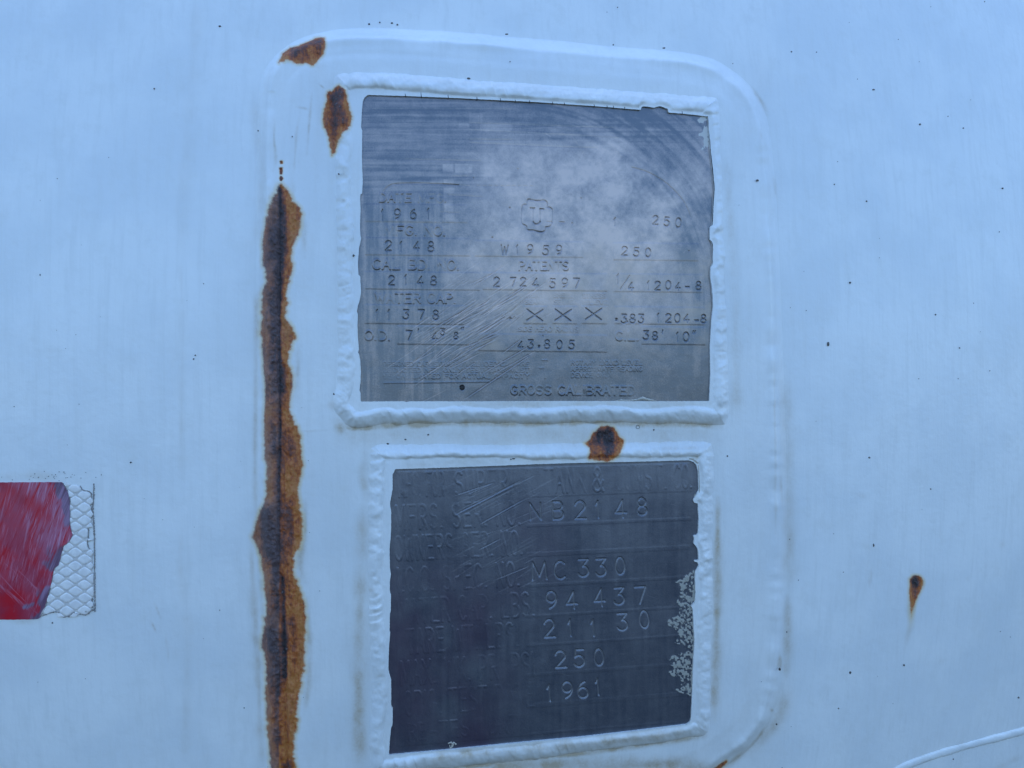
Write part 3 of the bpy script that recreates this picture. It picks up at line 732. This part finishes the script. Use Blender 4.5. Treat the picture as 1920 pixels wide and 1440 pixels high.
# raised strips that carry the stamped numbers
for x0, x1, yt, yb in ((684, 876, 383.5, 416.5), (684, 881, 446.5, 479), (684, 900, 510, 543), (684, 872, 572, 607.5), (745, 880, 611.5, 646),
                       (890, 1094, 452, 481.5), (905, 1138, 512, 544.5), (981, 1026, 574, 607), (1036, 1082, 574, 607), (1090, 1138, 574, 607), (897, 1138, 627, 659),
                       (1150, 1310, 456, 488), (1150, 1318, 514, 547.5), (1152, 1322, 575.5, 608), (1202, 1322, 613, 646)):
    panel(g, x0, x1, yt, yb, .42, 0.012, 0.012)
line(g, (720, 718), (918, 715.5), 1.0, .45); line(g, (1022, 675), (1022, 709), 1.2, .5); line(g, (1016, 675), (1026, 675), 1., .4); line(g, (1012, 690), (1020, 690), 1., .3)
line(g, (881, 405), (881, 470), .9, .25); line(g, (1137, 440), (1137, 545), .9, .2)
rs = np.random.RandomState(5)
for x in (812, 819, 826, 833, 856): line(g, (x, 384), (x + 1, 416), .9, -.35)
for x in (813, 820, 828): line(g, (x, 447), (x + .5, 478), .9, -.25)
line(g, (826, 398.5), (860, 400), .9, -.35)
# header shield: fine engraved outlines
for p in ([(1185, 314), (1212, 322), (1240, 337), (1262, 355), (1280, 376), (1290, 395), (1294, 408)], [(718, 368), (720, 358), (728, 350), (742, 345), (790, 344), (860, 347)]):
    d, _, _, _ = g.near(smooth(p, 5, False), 5); g.H -= .75 * ss(1.8, .2, d)
for x in range(895, 1000, 11): line(g, (x, 349), (x + 5, 349.5), .9, -.5)
for x0, y0, x1, y1 in ((1042, 258, 1044, 288), (1075, 256, 1095, 286), (1121, 262, 1122, 288), (963, 218, 963, 278), (1041, 220, 1041, 240), (898, 212, 898, 230), (790, 210, 790, 222), (845, 195, 847, 215), (1152, 275, 1165, 292)):
    line(g, (x0, y0), (x1, y1), .8, .35)
for y0, y1, x0, x1, a in ((231, 240, 880, 1150, -.4), (241, 256, 880, 1160, .3), (262, 262, 880, 960, -.45), (268, 278, 880, 1120, -.35), (299, 302, 760, 900, -.4), (331, 331, 850, 880, -.4), (366, 370, 840, 905, -.4), (345, 349, 830, 880, -.35), (205, 205, 700, 960, -.3)):
    line(g, (x0, y0), (x1, y1), .9, a)
fadeU = np.clip(2.3 * (fbm(U / 26, V / 22, 61, 3) - .18), .25, 1)
RA = 1.2
word(g, 'DATE MFG.', 712, 836, 370.5, 16, 1.9, RA, 0, fade=fadeU)
word(g, 'MFG. NO.', 722, 834, 432, 17, 1.9, RA, .02, fade=fadeU * .9)
word(g, 'CAL BD. NO.', 699, 860, 496, 18, 2.0, RA, .012, fade=fadeU)
word(g, 'WATER CAP.', 704, 854, 559, 18, 1.9, RA, 0, fade=fadeU)
word(g, 'O.D.', 684, 731, 629, 17, 1.9, RA, .02, fade=fadeU * .9)
word(g, 'PATENTS', 973, 1066, 498, 16, 1.8, RA, 0, fade=fadeU)
for t, x, y in (('HEAD', 1003, 553), ('SEAMS', 1003, 566), ('SHELL', 1056, 553.5), ('SEAMS', 1057, 566), ('STRESS', 1114, 554.5), ('RELIEVE', 1114, 567)):
    word(g, t, x - len(t) * 3.6, x + len(t) * 3.6, y, 7.5, 1.15, .5, 0, fade=fadeU)
word(g, 'MAX.', 940, 972, 590, 11, 1.3, .45, 0, fade=fadeU)
word(g, 'INSIDE HEAD RADIUS', 961, 1084, 617, 8.5, 1.15, .5, 0.012, fade=fadeU)
word(g, 'C.L.', 1154, 1196, 630, 16, 1.8, RA, 0, fade=fadeU * .8)
for t, x0, x1, y in (('DESIGNED CAP. STAMPED INCLUDED CAL. ARE', 719, 992, 682.5), ('DEDUCTED NET. ONLY TEST TANK MUST', 719, 992, 694), ('BE CALIBRATED FOR ACTUAL CAPACITY', 719, 992, 705.5),
                     ('ROTARY LIQUID LEVEL', 1071, 1204, 680), ('APPROXIMATE READING', 1071, 1204, 692), ('DEVICE ONLY', 1071, 1148, 703.5)):
    word(g, t, x0, x1, y, 8, 1.05, .5, 0.0, fade=fadeU)
word(g, 'GROSS CALIBRATED', 958, 1190, 732, 16, 1.9, RA * .95, 0.006, fade=fadeU * ss(1215, 1120, U))
# stamped numbers: (character, x, y, height)
ST = [('1', 717, 403, 19), ('9', 745, 402, 18), ('6', 775, 402, 18), ('1', 803, 401, 19), ('2', 728, 461, 18), ('1', 752, 462, 17), ('4', 781, 462, 16), ('8', 808, 463, 18),
      ('2', 734, 526, 17), ('1', 761, 524, 17), ('4', 788, 527, 16), ('8', 813, 527, 17), ('1', 707, 590, 18), ('1', 729, 590, 18), ('3', 761, 590, 17), ('7', 790, 590, 17), ('8', 817, 591, 17),
      ('7', 767, 629, 17), ("'", 784, 624, 13), ('4', 815, 632, 15), ('3', 830, 623, 12), ('8', 855, 630, 12), ('"', 867, 620, 12),
      ('W', 946, 469, 17), ('1', 970, 468, 16), ('9', 994, 468, 17), ('5', 1023, 470, 17), ('9', 1048, 469, 17),
      ('2', 931, 529, 17), ('7', 962, 529, 16), ('2', 981, 529, 16), ('4', 1004, 531, 17), ('5', 1036, 532, 17), ('9', 1059, 531, 17), ('7', 1081, 531, 17),
      ('4', 976, 648, 14), ('3', 995, 646, 16), ('.', 1011, 643, 14), ('8', 1026, 646, 16), ('0', 1049, 647, 16), ('5', 1072, 647, 16),
      ('1', 1153, 416, 14), ('2', 1229, 413, 16), ('5', 1250, 416, 16), ('0', 1272, 418, 17), ('2', 1171, 471, 16), ('5', 1193, 473, 16), ('0', 1215, 474, 16),
      ('1', 1159, 523, 18), ('4', 1183, 537, 14), ('1', 1216, 535, 15), ('2', 1233, 536, 16), ('0', 1253, 535, 16), ('4', 1271, 537, 13), ('-', 1289, 537, 12), ('8', 1310, 536, 15),
      ('.', 1156, 591, 17), ('3', 1170, 598, 16), ('8', 1186, 598, 16), ('3', 1202, 598, 16), ('1', 1234, 596, 15), ('2', 1253, 597, 16), ('0', 1270, 597, 16), ('4', 1287, 597, 14), ('-', 1306, 600, 11), ('8', 1319, 598, 15),
      ('3', 1211, 629, 16), ('8', 1228, 630, 15), ("'", 1242, 626, 13), ('1', 1270, 631, 15), ('0', 1286, 632, 17), ('"', 1301, 627, 12)]
for c, x, y, h in ST:
    w = {'1': 7, '.': 5, "'": 4, '"': 8, '-': 8, 'W': 13}.get(c, h * .66)
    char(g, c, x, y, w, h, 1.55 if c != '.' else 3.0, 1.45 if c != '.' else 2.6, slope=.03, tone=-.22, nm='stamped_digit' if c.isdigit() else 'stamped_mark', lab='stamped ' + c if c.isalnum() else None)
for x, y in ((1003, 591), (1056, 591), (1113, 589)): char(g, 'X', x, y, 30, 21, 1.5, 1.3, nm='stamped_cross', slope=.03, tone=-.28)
char(g, '/', 1172, 530, 18, 26, 1.4, .9, nm='stamped_mark')
# round emblem: four lobes with a plain T inside
EMB = smooth([(990, 374), (1006, 376.5), (1022, 376), (1027, 383), (1026, 388), (1033, 390), (1036, 396), (1035, 418), (1030, 425), (1023, 426), (1022, 433), (1013, 435), (1000, 432), (989, 431), (987, 424), (981, 421), (978, 414), (979, 390), (982, 384), (988, 383)], 4)
ds, _, _, _ = g.near(EMB, 6, True)
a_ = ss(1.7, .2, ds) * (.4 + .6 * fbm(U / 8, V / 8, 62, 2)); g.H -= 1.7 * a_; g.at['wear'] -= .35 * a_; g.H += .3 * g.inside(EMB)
g.ids.append(('emblem', 'four-lobed emblem with a letter inside')); g.cid[a_ > .3] = len(g.ids) - 1
for p in ([(994, 390.5), (1003, 390.5)], [(1012, 391.5), (1020, 392.5)], [(1000, 392), (1000, 416)], [(1013, 393), (1013, 416)], [(1000, 416), (1003, 420), (1007, 420.5), (1011, 418), (1013, 415)]):
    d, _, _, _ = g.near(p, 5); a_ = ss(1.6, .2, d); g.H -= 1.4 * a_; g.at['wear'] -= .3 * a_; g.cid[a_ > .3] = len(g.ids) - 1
line(g, (1050, 416.5), (1058, 417), 1.0, -.9); line(g, (1026, 416), (1036, 416), .9, -.6)
# diagonal gouges
for a, b, w, d in (((866, 752), (1004, 660), 1.6, 1.0), ((820, 700), (950, 622), 1.3, .8), ((825, 690), (905, 640), 1.3, .9), ((792, 628), (900, 565), 1.4, .9), ((785, 645), (905, 570), 1.2, .7),
                   ((905, 700), (1000, 645), 1.4, 1.0), ((917, 706), (1010, 655), 1.2, .8), ((800, 640), (930, 555), 1.3, .8), ((960, 552), (982, 538), 1.2, .9), ((940, 664), (980, 634), 1.3, 1.), ((860, 655), (940, 625), 1.6, .9), ((895, 640), (938, 618), 2.0, .8),
                   ((812, 576), (885, 515), 1.0, .5), ((840, 540), (880, 517), 1.0, .5), ((1000, 352 + 140), (965, 515), 1.0, .4), ((850, 610), (910, 580), 1.2, .9)):
    gouge(g, a, b, w * .72, d)
for _ in range(120):
    t = rs.rand(); cx = 800 + 175 * t + rs.normal(0, 34); cy = 672 - 125 * t + rs.normal(0, 30); L = rs.uniform(18, 95); an = -R_(rs.normal(32, 5))
    gouge(g, (cx - L / 2 * math.cos(an), cy - L / 2 * math.sin(an)), (cx + L / 2 * math.cos(an), cy + L / 2 * math.sin(an)), rs.uniform(.6, 1.2), rs.uniform(.15, .65))
for _ in range(26):
    cx, cy = rs.uniform(860, 1330), rs.uniform(220, 740); gouge(g, (cx, cy), (cx + rs.uniform(-16, 16), cy + rs.uniform(-9, 9)), .7, rs.uniform(.1, .35))
for px, py, pr, pd_ in ((866.5, 727, 4.2, 4.5), (957, 598, 2.2, 1.4), (1176, 604, 1.6, 1.0), (1090, 372, 1.4, .9), (971, 317, 1.4, .9), (888, 334, 1.2, .9), (1073, 419, 1.6, 1.), (923, 446, 1.8, 1.), (1018, 630, 1.4, .8), (1292, 471, 1.6, .8), (956, 390, 1.8, 1.)):
    g.H -= pd_ * ss(1.25, .7, np.hypot(U - px, V - py) / pr)
pu = plate(up, g, hole, M_up)
def dome(name, u, v, ru, rv, h, hh, mat, parent, n=10, seed=1):
    r = np.random.RandomState(seed); a = np.linspace(0, 2 * math.pi, n, endpoint=False); k = 1 + r.uniform(-.2, .2, n)
    rows = []
    for f, hz in ((1, -.3), (.75, hh * .7), (.3, hh)):
        P, nn = skin(u + ru * f * k * np.cos(a), v + rv * f * k * np.sin(a), h); rows.append(P + nn * hz * S)
    co = np.concatenate(rows); F = []
    for q in range(2):
        for i in range(n): F.append((q * n + i, q * n + (i + 1) % n, (q + 1) * n + (i + 1) % n, (q + 1) * n + i))
    for i in range(1, n - 2, 2): F.append((2 * n, 2 * n + i, 2 * n + i + 1, 2 * n + i + 2))
    return co, np.array(F)[:, ::-1]
def dome_obj(name, *a, parent=None, mat=None, **k):
    co, F = dome(name, *a, mat, parent, **k); return link(name, raw_mesh(name, co, F), mat, parent)
dome_obj('rivet_hole', 866.5, 727, 4.4, 4.4, METAL - .4, .5, parent=pu, mat=M_hole, seed=3)
for x, y, L in ((760, 180, 5), (789.5, 181, 9.5), (840, 183.5, 11), (894, 186, 10), (938, 188, 6), (1036, 194, 4), (1058, 195.5, 4.5), (1114, 199, 6), (1138, 200.5, 6), (1150, 201.5, 5.5), (1171, 203, 6.5), (1279, 213, 6), (966, 189.5, 3), (993, 191, 3.5)):
    ribbon('paint_crack', [(x + .6, y + 1), (x, y - L * .5), (x - .5, y - L)], [2.2, 1.5, .4], PAINT, M_crack, up, .25)
ribbon('paint_flake', [(1152, 752), (1165, 750.5), (1180, 751), (1195, 749.5), (1206, 746.5), (1212, 748.5), (1222, 750), (1231, 752)], [1, 3, 2.4, 3.6, 6, 4.5, 3, 1], METAL + .8, M_resid, up, 1.2)

# ------------------------------------------------------------------ lower name plate
lo = empty('nameplate', 1020, 1400, PADH, 'lower, smaller dark grey metal data plate with large stamped numbers, framed by white weld', 'nameplate', 'data plates on the pad')
hole = border(lo, FRAME_L, HOLE_L, 151, 28)
g = Grid(718, 1320, 855, 1426, 1.1, METAL)
U, V = g.U, g.V
g.H += 2.4 * (fbm(U / 170, V / 150, 71, 2) - .5) + .4 * (fbm(U / 34, V / 30, 72, 2) - .5)
vs = fbm(U / 7, V / 120, 73, 3)
g.at['wear'] = np.clip(.30 + .5 * (fbm(U / 60, V / 50, 74, 4) - .5) + (vs - .5) * .34 + .22 * ss(1000, 860, V) + .12 * ss(760, 735, U), 0, 1)
g.at['dirt'] = np.clip(1.5 * ss(1020, 860, U) * ss(1000, 1150, V) * (fbm(U / 60, V / 70, 75, 3) - .18) + .8 * ss(900, 1000, U) * ss(1100, 1000, U) * ss(900, 1000, V) * ss(1200, 1080, V) * (fbm(U / 40, V / 50, 76, 3) - .2), 0, 1)
# overspray crusted on the right edge
ex = 1302 - (V - 1060) * .02
lim = 58 * fbm(V / 22, np.zeros_like(V), 77, 4) * ss(1062, 1085, V) * ss(1312, 1290, V) + 10 * ss(1100, 1130, V) * ss(1300, 1260, V)
gapk = 1 - .8 * np.exp(-((V - 1218) / 8) ** 2)
den = ss(lim * gapk + 4, lim * gapk - 10, ex - U) * (V > 1060) * (V < 1316)
g.at['rust'] = den * (.05 + .90 * fbm(U / 3.3, V / 3.3, 78, 4))
g.H += .5 * ss(.42, .55, g.at['rust'])
th = lambda y: -.030 - .055 * (y - 870) / 520          # the plate's lines fan out slightly
for y0, y1 in ((927, 976), (982, 1029), (1037, 1087), (1093, 1144), (1149, 1198), (1203, 1252), (1258, 1308), (1316, 1362)):
    panel(g, 988, 1296, y0, y1, -.22, th(y0), th(y1), 1.3)
panel(g, 744, 1292, 876, 1377, .35, -.030, -.085, 1.3)
fadeL = np.clip(2.2 * (fbm(U / 34, V / 30, 81, 3) - .25), .10, 1)
for t, x0, x1, y in (('MFG. FOR', 748, 832, 908), ('SUPERIOR', 853, 1000, 904), ('TANK', 1022, 1096, 901), ('&', 1112, 1130, 899), ('CONST.', 1154, 1248, 896), ('CO.', 1264, 1296, 893),
                     ('MFRS. SER. NO.', 742, 974, 966), ('OWNERS SER. NO.', 741, 978, 1023), ('I.C.C. SPEC. NO.', 746, 972, 1082), ('WATER CAP. LBS.', 745, 1000, 1140),
                     ('TARE WT. LBS.', 763, 970, 1196), ('MAX. WK. PR. PSI', 752, 1000, 1254), ('ORIG. TEST DATE', 760, 1000, 1311), ('RE-TEST DATE', 766, 990, 1364)):
    word(g, t, x0, x1, y, 44 if y < 1340 else 30, 2.3, .62, math.atan(th(y)), fade=fadeL, gap=.42)
SL = [('N', 1004, 959, 31), ('B', 1046, 957, 33), ('2', 1088, 956, 33), ('1', 1121, 955, 31), ('4', 1164, 954, 33), ('8', 1204, 950, 32),
      ('M', 1011, 1070, 32), ('C', 1050, 1069, 33), ('3', 1094, 1065, 32), ('3', 1127, 1064, 32), ('0', 1163, 1061, 32),
      ('9', 1034, 1125, 32), ('4', 1072, 1125, 32), ('4', 1124, 1120, 32), ('3', 1161, 1118, 31), ('7', 1201, 1116, 31),
      ('2', 1030, 1178, 33), ('1', 1069, 1177, 30), ('1', 1112, 1177, 30), ('3', 1167, 1166, 31), ('0', 1208, 1161, 32),
      ('2', 1051, 1236, 31), ('5', 1086, 1234, 32), ('0', 1123, 1232, 31), ('1', 1030, 1299, 30), ('9', 1064, 1294, 31), ('6', 1093, 1293, 31), ('1', 1121, 1288, 30)]
ghost = np.clip(1 - .55 * np.exp(-(np.hypot(U - 1190, (V - 1168) * 1.4) / 38) ** 2), .3, 1)
for c, x, y, h in SL:
    w = {'1': 12, 'M': 27, 'N': 22, 'B': 20, 'C': 22}.get(c, 20 if c not in '80' else 18)
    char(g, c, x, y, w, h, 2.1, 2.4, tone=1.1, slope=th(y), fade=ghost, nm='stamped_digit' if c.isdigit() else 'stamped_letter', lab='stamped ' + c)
for a, b, w, d in (((850, 966), (976, 902), 1.8, 1.3), ((858, 957), (985, 897), 1.2, .7), ((850, 930), (925, 905), 1.1, .8), ((872, 928), (930, 903), 1.0, .6), ((893, 986), (985, 935), 1.2, .9), ((895, 1032), (940, 1009), 1.1, .8),
                   ((858, 885), (876, 877), 1.0, .8), ((955, 915), (1005, 890), .9, .5), ((920, 1090), (1000, 1058), 1.1, .6), ((910, 1010), (1060, 945), .9, .4), ((905, 1065), (1010, 1015), .9, .3), ((960, 975), (1020, 950), .9, .4)):
    gouge(g, a, b, w, d)
rs = np.random.RandomState(9)
for _ in range(46):
    cx, cy = rs.uniform(860, 1040), rs.uniform(900, 1110); L = rs.uniform(20, 90); an = -R_(rs.normal(27, 3))
    gouge(g, (cx - L / 2 * math.cos(an), cy - L / 2 * math.sin(an)), (cx + L / 2 * math.cos(an), cy + L / 2 * math.sin(an)), rs.uniform(.6, 1.0), rs.uniform(.08, .3))
for _ in range(60):
    cx, cy = rs.uniform(745, 1290), rs.uniform(880, 1390); gouge(g, (cx, cy), (cx + rs.uniform(-22, 22), cy + rs.uniform(-7, 7)), .7, rs.uniform(.06, .2))
pl = plate(lo, g, hole, M_low)
for pts in ([(840, 1394), (846, 1392), (850, 1396), (848, 1400), (844, 1403), (843, 1396)], [(847, 1398), (851, 1392), (855, 1396)]):
    ribbon('paint_flake', pts, [2, 4, 3.5, 4, 3, 1.5][:len(pts)], METAL + .3, M_resid, lo, .9)
ribbon('paint_flake', [(1292, 860), (1300, 861), (1308, 868), (1312, 866), (1315, 872)], [2, 5, 4, 5, 2], PAINT - .2, M_resid, lo, .9)
ribbon('paint_flake', [(1309, 872), (1311, 900), (1311.5, 930)], [1.5, 2.2, 1.5], PAINT - .2, M_resid, lo, .7)
for pts, ww in (([(1304, 926), (1305, 934), (1303, 940)], [3, 8, 6]), ([(1305, 1003), (1305, 1010), (1306, 1019), (1308, 1027)], [7, 6, 7, 2]), ([(1303, 1051), (1308, 1052)], [3, 5]), ([(1298, 1136), (1302, 1136)], [5, 7])):
    ribbon('paint_flake', pts, ww, METAL + .9, M_resid, lo, 1.4)

# ------------------------------------------------------------------ reflective tape, cut off by the left edge
tape = empty('reflective_tape', 60, 1034, 0, 'torn end of red reflective tape, scratched, with white diamond backing left behind', 'reflective tape')
FILM = [(-420, 904), (0, 904.5), (116, 904), (118, 908), (126, 920), (129, 928), (131, 940), (131, 984), (133, 994), (136.5, 1002), (132, 1010), (127, 1018), (118, 1024), (116, 1036), (112.5, 1048), (110, 1060), (102, 1065),
        (99, 1078), (95, 1100), (92, 1108), (88, 1124), (83, 1140), (77, 1148), (74, 1160), (60, 1161.5), (0, 1162), (-420, 1162)]
film = rag(FILM, 2.5, .35, 8)
g = Grid(-424, 142, 898, 1168, 2.2, 1.5)
fd, _, qx, qy = g.sdf(film, 40)
drop = g.face(fd) < 0
vk = np.zeros(g.U.shape, bool); vd = vk.copy()
for dj in (0, 1):
    for di in (0, 1):
        sl = (slice(dj, dj + drop.shape[0]), slice(di, di + drop.shape[1])); vk[sl] |= ~drop; vd[sl] |= drop
on = vk & vd
g.U = np.where(on, qx, g.U); g.V = np.where(on, qy, g.V)
U, V = g.U, g.V
g.H = 1.5 + .35 * (fbm(U / 20, V / 20, 91, 2) - .5) * ss(0, 6, fd) + .5 * ss(5, 0, fd) * (U > 90)
g.at['wear'] = np.clip(.35 + .85 * ss(0, 60, U - (V - 905) * .55 + 20) * (.4 + fbm(U / 40, V / 40, 92, 3)) - .7 * np.exp(-((U - 40 - (V - 930) * 1.25) / 26) ** 2) * ss(1010, 960, V) - .5 * ss(1080, 1130, V) * ss(70, 20, U), 0, 1)
ed, _, _, _ = g.near([(118, 906), (130, 940), (131, 985), (136, 1002), (117, 1026), (110, 1060), (101, 1066), (88, 1124), (74, 1160)], 70)
bn = fbm(U / 18, V / 22, 93, 3)
bd = np.clip(1.05 - ed / (9 + 75 * np.clip(bn - .22, 0, 1)) * 1.0, 0, 1)
bd *= 1 - .95 * np.exp(-(np.hypot((U - 122) / 26, (V - 1004) / 20)) ** 2)
bd *= 1 - .95 * np.exp(-(np.hypot((U - 92) / 26, (V - 1085) / 16)) ** 2)
bd = np.maximum(bd, .75 * np.exp(-((V - 1140 + (U - 40) * .30) / 9) ** 2) * ss(4, 40, U) * ss(85, 60, U) * (.4 + bn))
g.at['rdark'] = np.exp(-((V - (1095 + U * .62)) / 17) ** 2) * (U < 90) + .8 * np.exp(-((V - (1045 + U * .85)) / 7) ** 2) * (U < 70)
g.at['dirt'] = bd
g.finish()
ev, eq = skirt(film, 1.5, -1.5, 1.5, 2.5, True)
build(g, ~drop, 'red_film', M_film, tape, (ev, eq, {'dirt': .6}))
BACK = rag([(119, 906), (134, 909), (141, 907.5), (150, 912), (156, 920), (166, 921.5), (171, 926), (172, 935), (170, 946), (173, 950), (172, 990), (166, 991), (166, 1012), (164, 1018), (166, 1028), (174, 1031), (174.5, 1070),
            (176, 1092), (176, 1120), (173, 1123), (175, 1136), (170, 1146), (162, 1153), (146, 1152), (138, 1149), (131, 1157), (117, 1158), (113, 1149), (103, 1147), (95, 1150), (84, 1154), (75, 1160),
            (70, 1150), (85, 1110), (95, 1060), (108, 1020), (120, 990), (122, 940)], 3, .7, 12)
g = Grid(66, 182, 900, 1164, 1.8, .6)
fd, _, qx, qy = g.sdf(BACK, 20)
drop = g.face(fd) < 0
g.H = np.where(fd > .9, .6, -.8) + .25 * (fbm(g.U / 6, g.V / 6, 95, 2) - .5)
g.finish()
back = build(g, g.face(fd) > -2, 'film_backing', M_back, tape)
# the moulded cells of the backing
rs = np.random.RandomState(3); cmesh = 0
fs_pts = np.array(film); bp = np.array(BACK)
def inpoly(p, x, y):
    c = False
    for a, b in zip(p, np.roll(p, -1, 0)):
        if (a[1] > y) != (b[1] > y) and x < a[0] + (y - a[1]) * (b[0] - a[0]) / (b[1] - a[1]): c = not c
    return c
for jj in range(-12, 13):
    for ii in range(-5, 4):
        if (ii + jj) % 2: continue
        cx, cy = 141.5 + 16.9 * ii + rs.uniform(-.6, .6), 1036.5 + 12.1 * jj + rs.uniform(-.6, .6)
        corners = []
        for k in range(16):
            a = 2 * math.pi * k / 16; r = 1 / (abs(math.cos(a)) ** 1.25 + abs(math.sin(a)) ** 1.25) ** (1 / 1.25)
            corners.append((cx + 14.4 * r * math.cos(a), cy + 10.2 * r * math.sin(a)))
        q = []
        for x, y in corners:       # trim the cell where the backing or the film ends
            f = 1.
            while f > 0 and not (inpoly(bp, cx + (x - cx) * f, cy + (y - cy) * f) and not inpoly(fs_pts, cx + (x - cx) * f, cy + (y - cy) * f)): f -= .08
            q.append((cx + (x - cx) * max(f - .04, .02), cy + (y - cy) * max(f - .04, .02)))
        q = np.array(q)
        x, y = q[:, 0], q[:, 1]
        if abs(np.sum(x * np.roll(y, -1) - y * np.roll(x, -1))) / 2 < 45: continue
        rows = []
        for f, h in ((1, -.2), (.93, .55), (.72, .75), (.25, .8)):
            P, n = skin(cx + (x - cx) * f, cy + (y - cy) * f, .6); rows.append(P + n * h * S)
        co = np.concatenate(rows); m = 16; F = []
        for r in range(3):
            for k in range(m): F.append((r * m + k, r * m + (k + 1) % m, (r + 1) * m + (k + 1) % m, (r + 1) * m + k))
        for k in range(0, 8, 2) if False else range(1, m - 2, 2): F.append((3 * m, 3 * m + k, 3 * m + k + 1, 3 * m + k + 2))
        link('cell', raw_mesh('cell', co, np.array(F)[:, ::-1]), M_cell, back)
for pts, ww in (([(176, 906), (175.5, 930), (173.5, 955), (176, 990), (177, 1030), (177.5, 1100), (178, 1147)], [2.5, 4, 3, 2.5, 2, 2.4, 3]), ([(150, 911), (156, 919), (166, 921), (171, 926), (172, 936)], [1.5, 2.2, 1.5, 2.4, 1.5]),
                ([(169, 946), (172, 955), (171, 972)], [1.5, 2.6, 1.5]), ([(165, 990), (166, 1000), (165, 1012), (164, 1020), (168, 1029)], [2, 1.5, 3.5, 1.6, 1.4]), ([(74, 1156), (90, 1150), (102, 1147), (112, 1149)], [2, 3, 5, 2]),
                ([(118, 1157), (126, 1156), (132, 1154), (138, 1148), (150, 1152), (163, 1152), (170, 1146), (176, 1143)], [2, 5, 3, 2, 2.2, 3, 2, 5]), ([(173, 1122), (171, 1132), (174, 1140)], [3, 5, 5]),
                ([(118, 905), (127, 920), (131, 935), (131.5, 985)], [1.5, 2, 1.4, 1.2]), ([(137, 1003), (130, 1014), (118, 1025), (113, 1046), (110, 1061), (101, 1066), (95, 1101), (84, 1142), (75, 1157)], [1, 1.6, 2, 1.4, 2, 1.6, 1.4, 1.6, 1.4])):
    ribbon('adhesive_residue', smooth(pts, 3, False), np.interp(np.linspace(0, 1, 3 * (len(pts) - 1) + 1), np.linspace(0, 1, len(pts)), ww), .5, M_grime, tape, .8, jit=.5)

# ------------------------------------------------------------------ small stuff on the paint
co_all = []; f_all = []; off = 0
rs = np.random.RandomState(17)
big = [(1553, 645, 2.2, 4.2), (1420, 338, 3.0, 2.4), (1594, 1261, 2.6, 3.2), (879, 147, 3.2, 2.2), (1725, 233, 2, 1.8), (1638, 168, 2.6, 1.4), (1594, 530, 2, 2), (1484, 97, 1.6, 1.6), (1638, 1022, 1.4, 3.2), (366, 666, 1.7, 1.7), (245, 867, 1.8, 1.8),
       (363, 673, 1.7, 1.7), (626, 739, 1.8, 2), (663, 479, 1.8, 2.2), (635, 326, 1.7, 1.7), (1449, 912, 2.4, 2.4), (1462, 1255, 2.6, 3), (1475, 1185, 1.4, 1.6), (1630, 858, 2, 1.8), (1754, 590, 1.5, 1.7), (1695, 1247, 1.6, 1.8), (1456, 1358, 2, 1.8),
       (803, 815, 2, 1.6), (727, 832, 2.6, 1.6), (760, 824, 2, 1.2), (98, 1168, 1.6, 1.6), (548, 256, 1.2, 1.2), (484, 245, 1.4, 1.4), (692, 45, 1.8, 1.8), (712, 42, 1.4, 1.4), (735, 43, 2.2, 1.4), (745, 46, 2, 1.4), (950, 64, 3, 1.2), (1245, 90, 3, 1.4), (1150, 84, 1.5, 1.5),
       (1910, 1308, 1.6, 2), (1572, 1328, 1.5, 1.6), (1880, 353, 1.6, 1.6), (1625, 377, 1.5, 1.5), (1364, 855, 1.6, 1.6), (1443, 930, 1.5, 1.5), (1226, 806, 1.4, 2), (1806, 240, 1.5, 1.5), (1745, 917, 1.4, 1.6), (412, 49, 2.6, 1.8), (963, 860, 3, 1.2), (958, 861, 1.5, 1.2)]
spk = [(*b, 1.2) for b in big]
for _ in range(110):
    u, v = rs.uniform(0, 1920), rs.uniform(0, 1440); r = rs.choice([.5, .7, .9, 1.2], p=[.4, .3, .2, .1])
    if 600 < u < 1380 and 120 < v < 1440: continue
    if u < 200 and 890 < v < 1170: continue
    spk.append((u, v, r * rs.uniform(.8, 1.3), r * rs.uniform(.8, 1.5), .7))
for _ in range(34):
    spk.append((rs.normal(100, 40), rs.normal(893, 5), rs.uniform(.5, 1), rs.uniform(.5, .9), .6))
def surf_level(u, v):
    a = abs
    if 690 < u < 1338 and 828 < v < 1440 or 622 < u < 1366 and 138 < v < 800: return PAINT + 1.2
    if 520 < u < 1430 and 105 < v < 1440: return PADH + .6
    if 482 < u < 1475 and 60 < v < 1440: return PADH * .55
    return .4
for i, (u, v, ru, rv, hh) in enumerate(spk):
    co, F = dome('s', u, v, ru, rv, surf_level(u, v), hh, None, None, n=8, seed=i)
    co_all.append(co); f_all.append(F + off); off += len(co)
o = link('dirt_specks', raw_mesh('dirt_specks', np.vstack(co_all), np.vstack(f_all)), M_speck)
o['kind'] = 'stuff'; o['label'] = 'scattered fine black dirt specks on the white paint'
a = np.linspace(0, 2 * math.pi, 22)
hr = ribbon('hair', [(1196 + 3.2 * math.cos(t) * (1 + .1 * math.sin(3 * t)), 800.5 + 3.4 * math.sin(t)) for t in a], .7, PADH + .4, M_hair, None, .5)
hr['label'] = 'tiny curled hair loop stuck below the upper plate'; hr['category'] = 'hair'
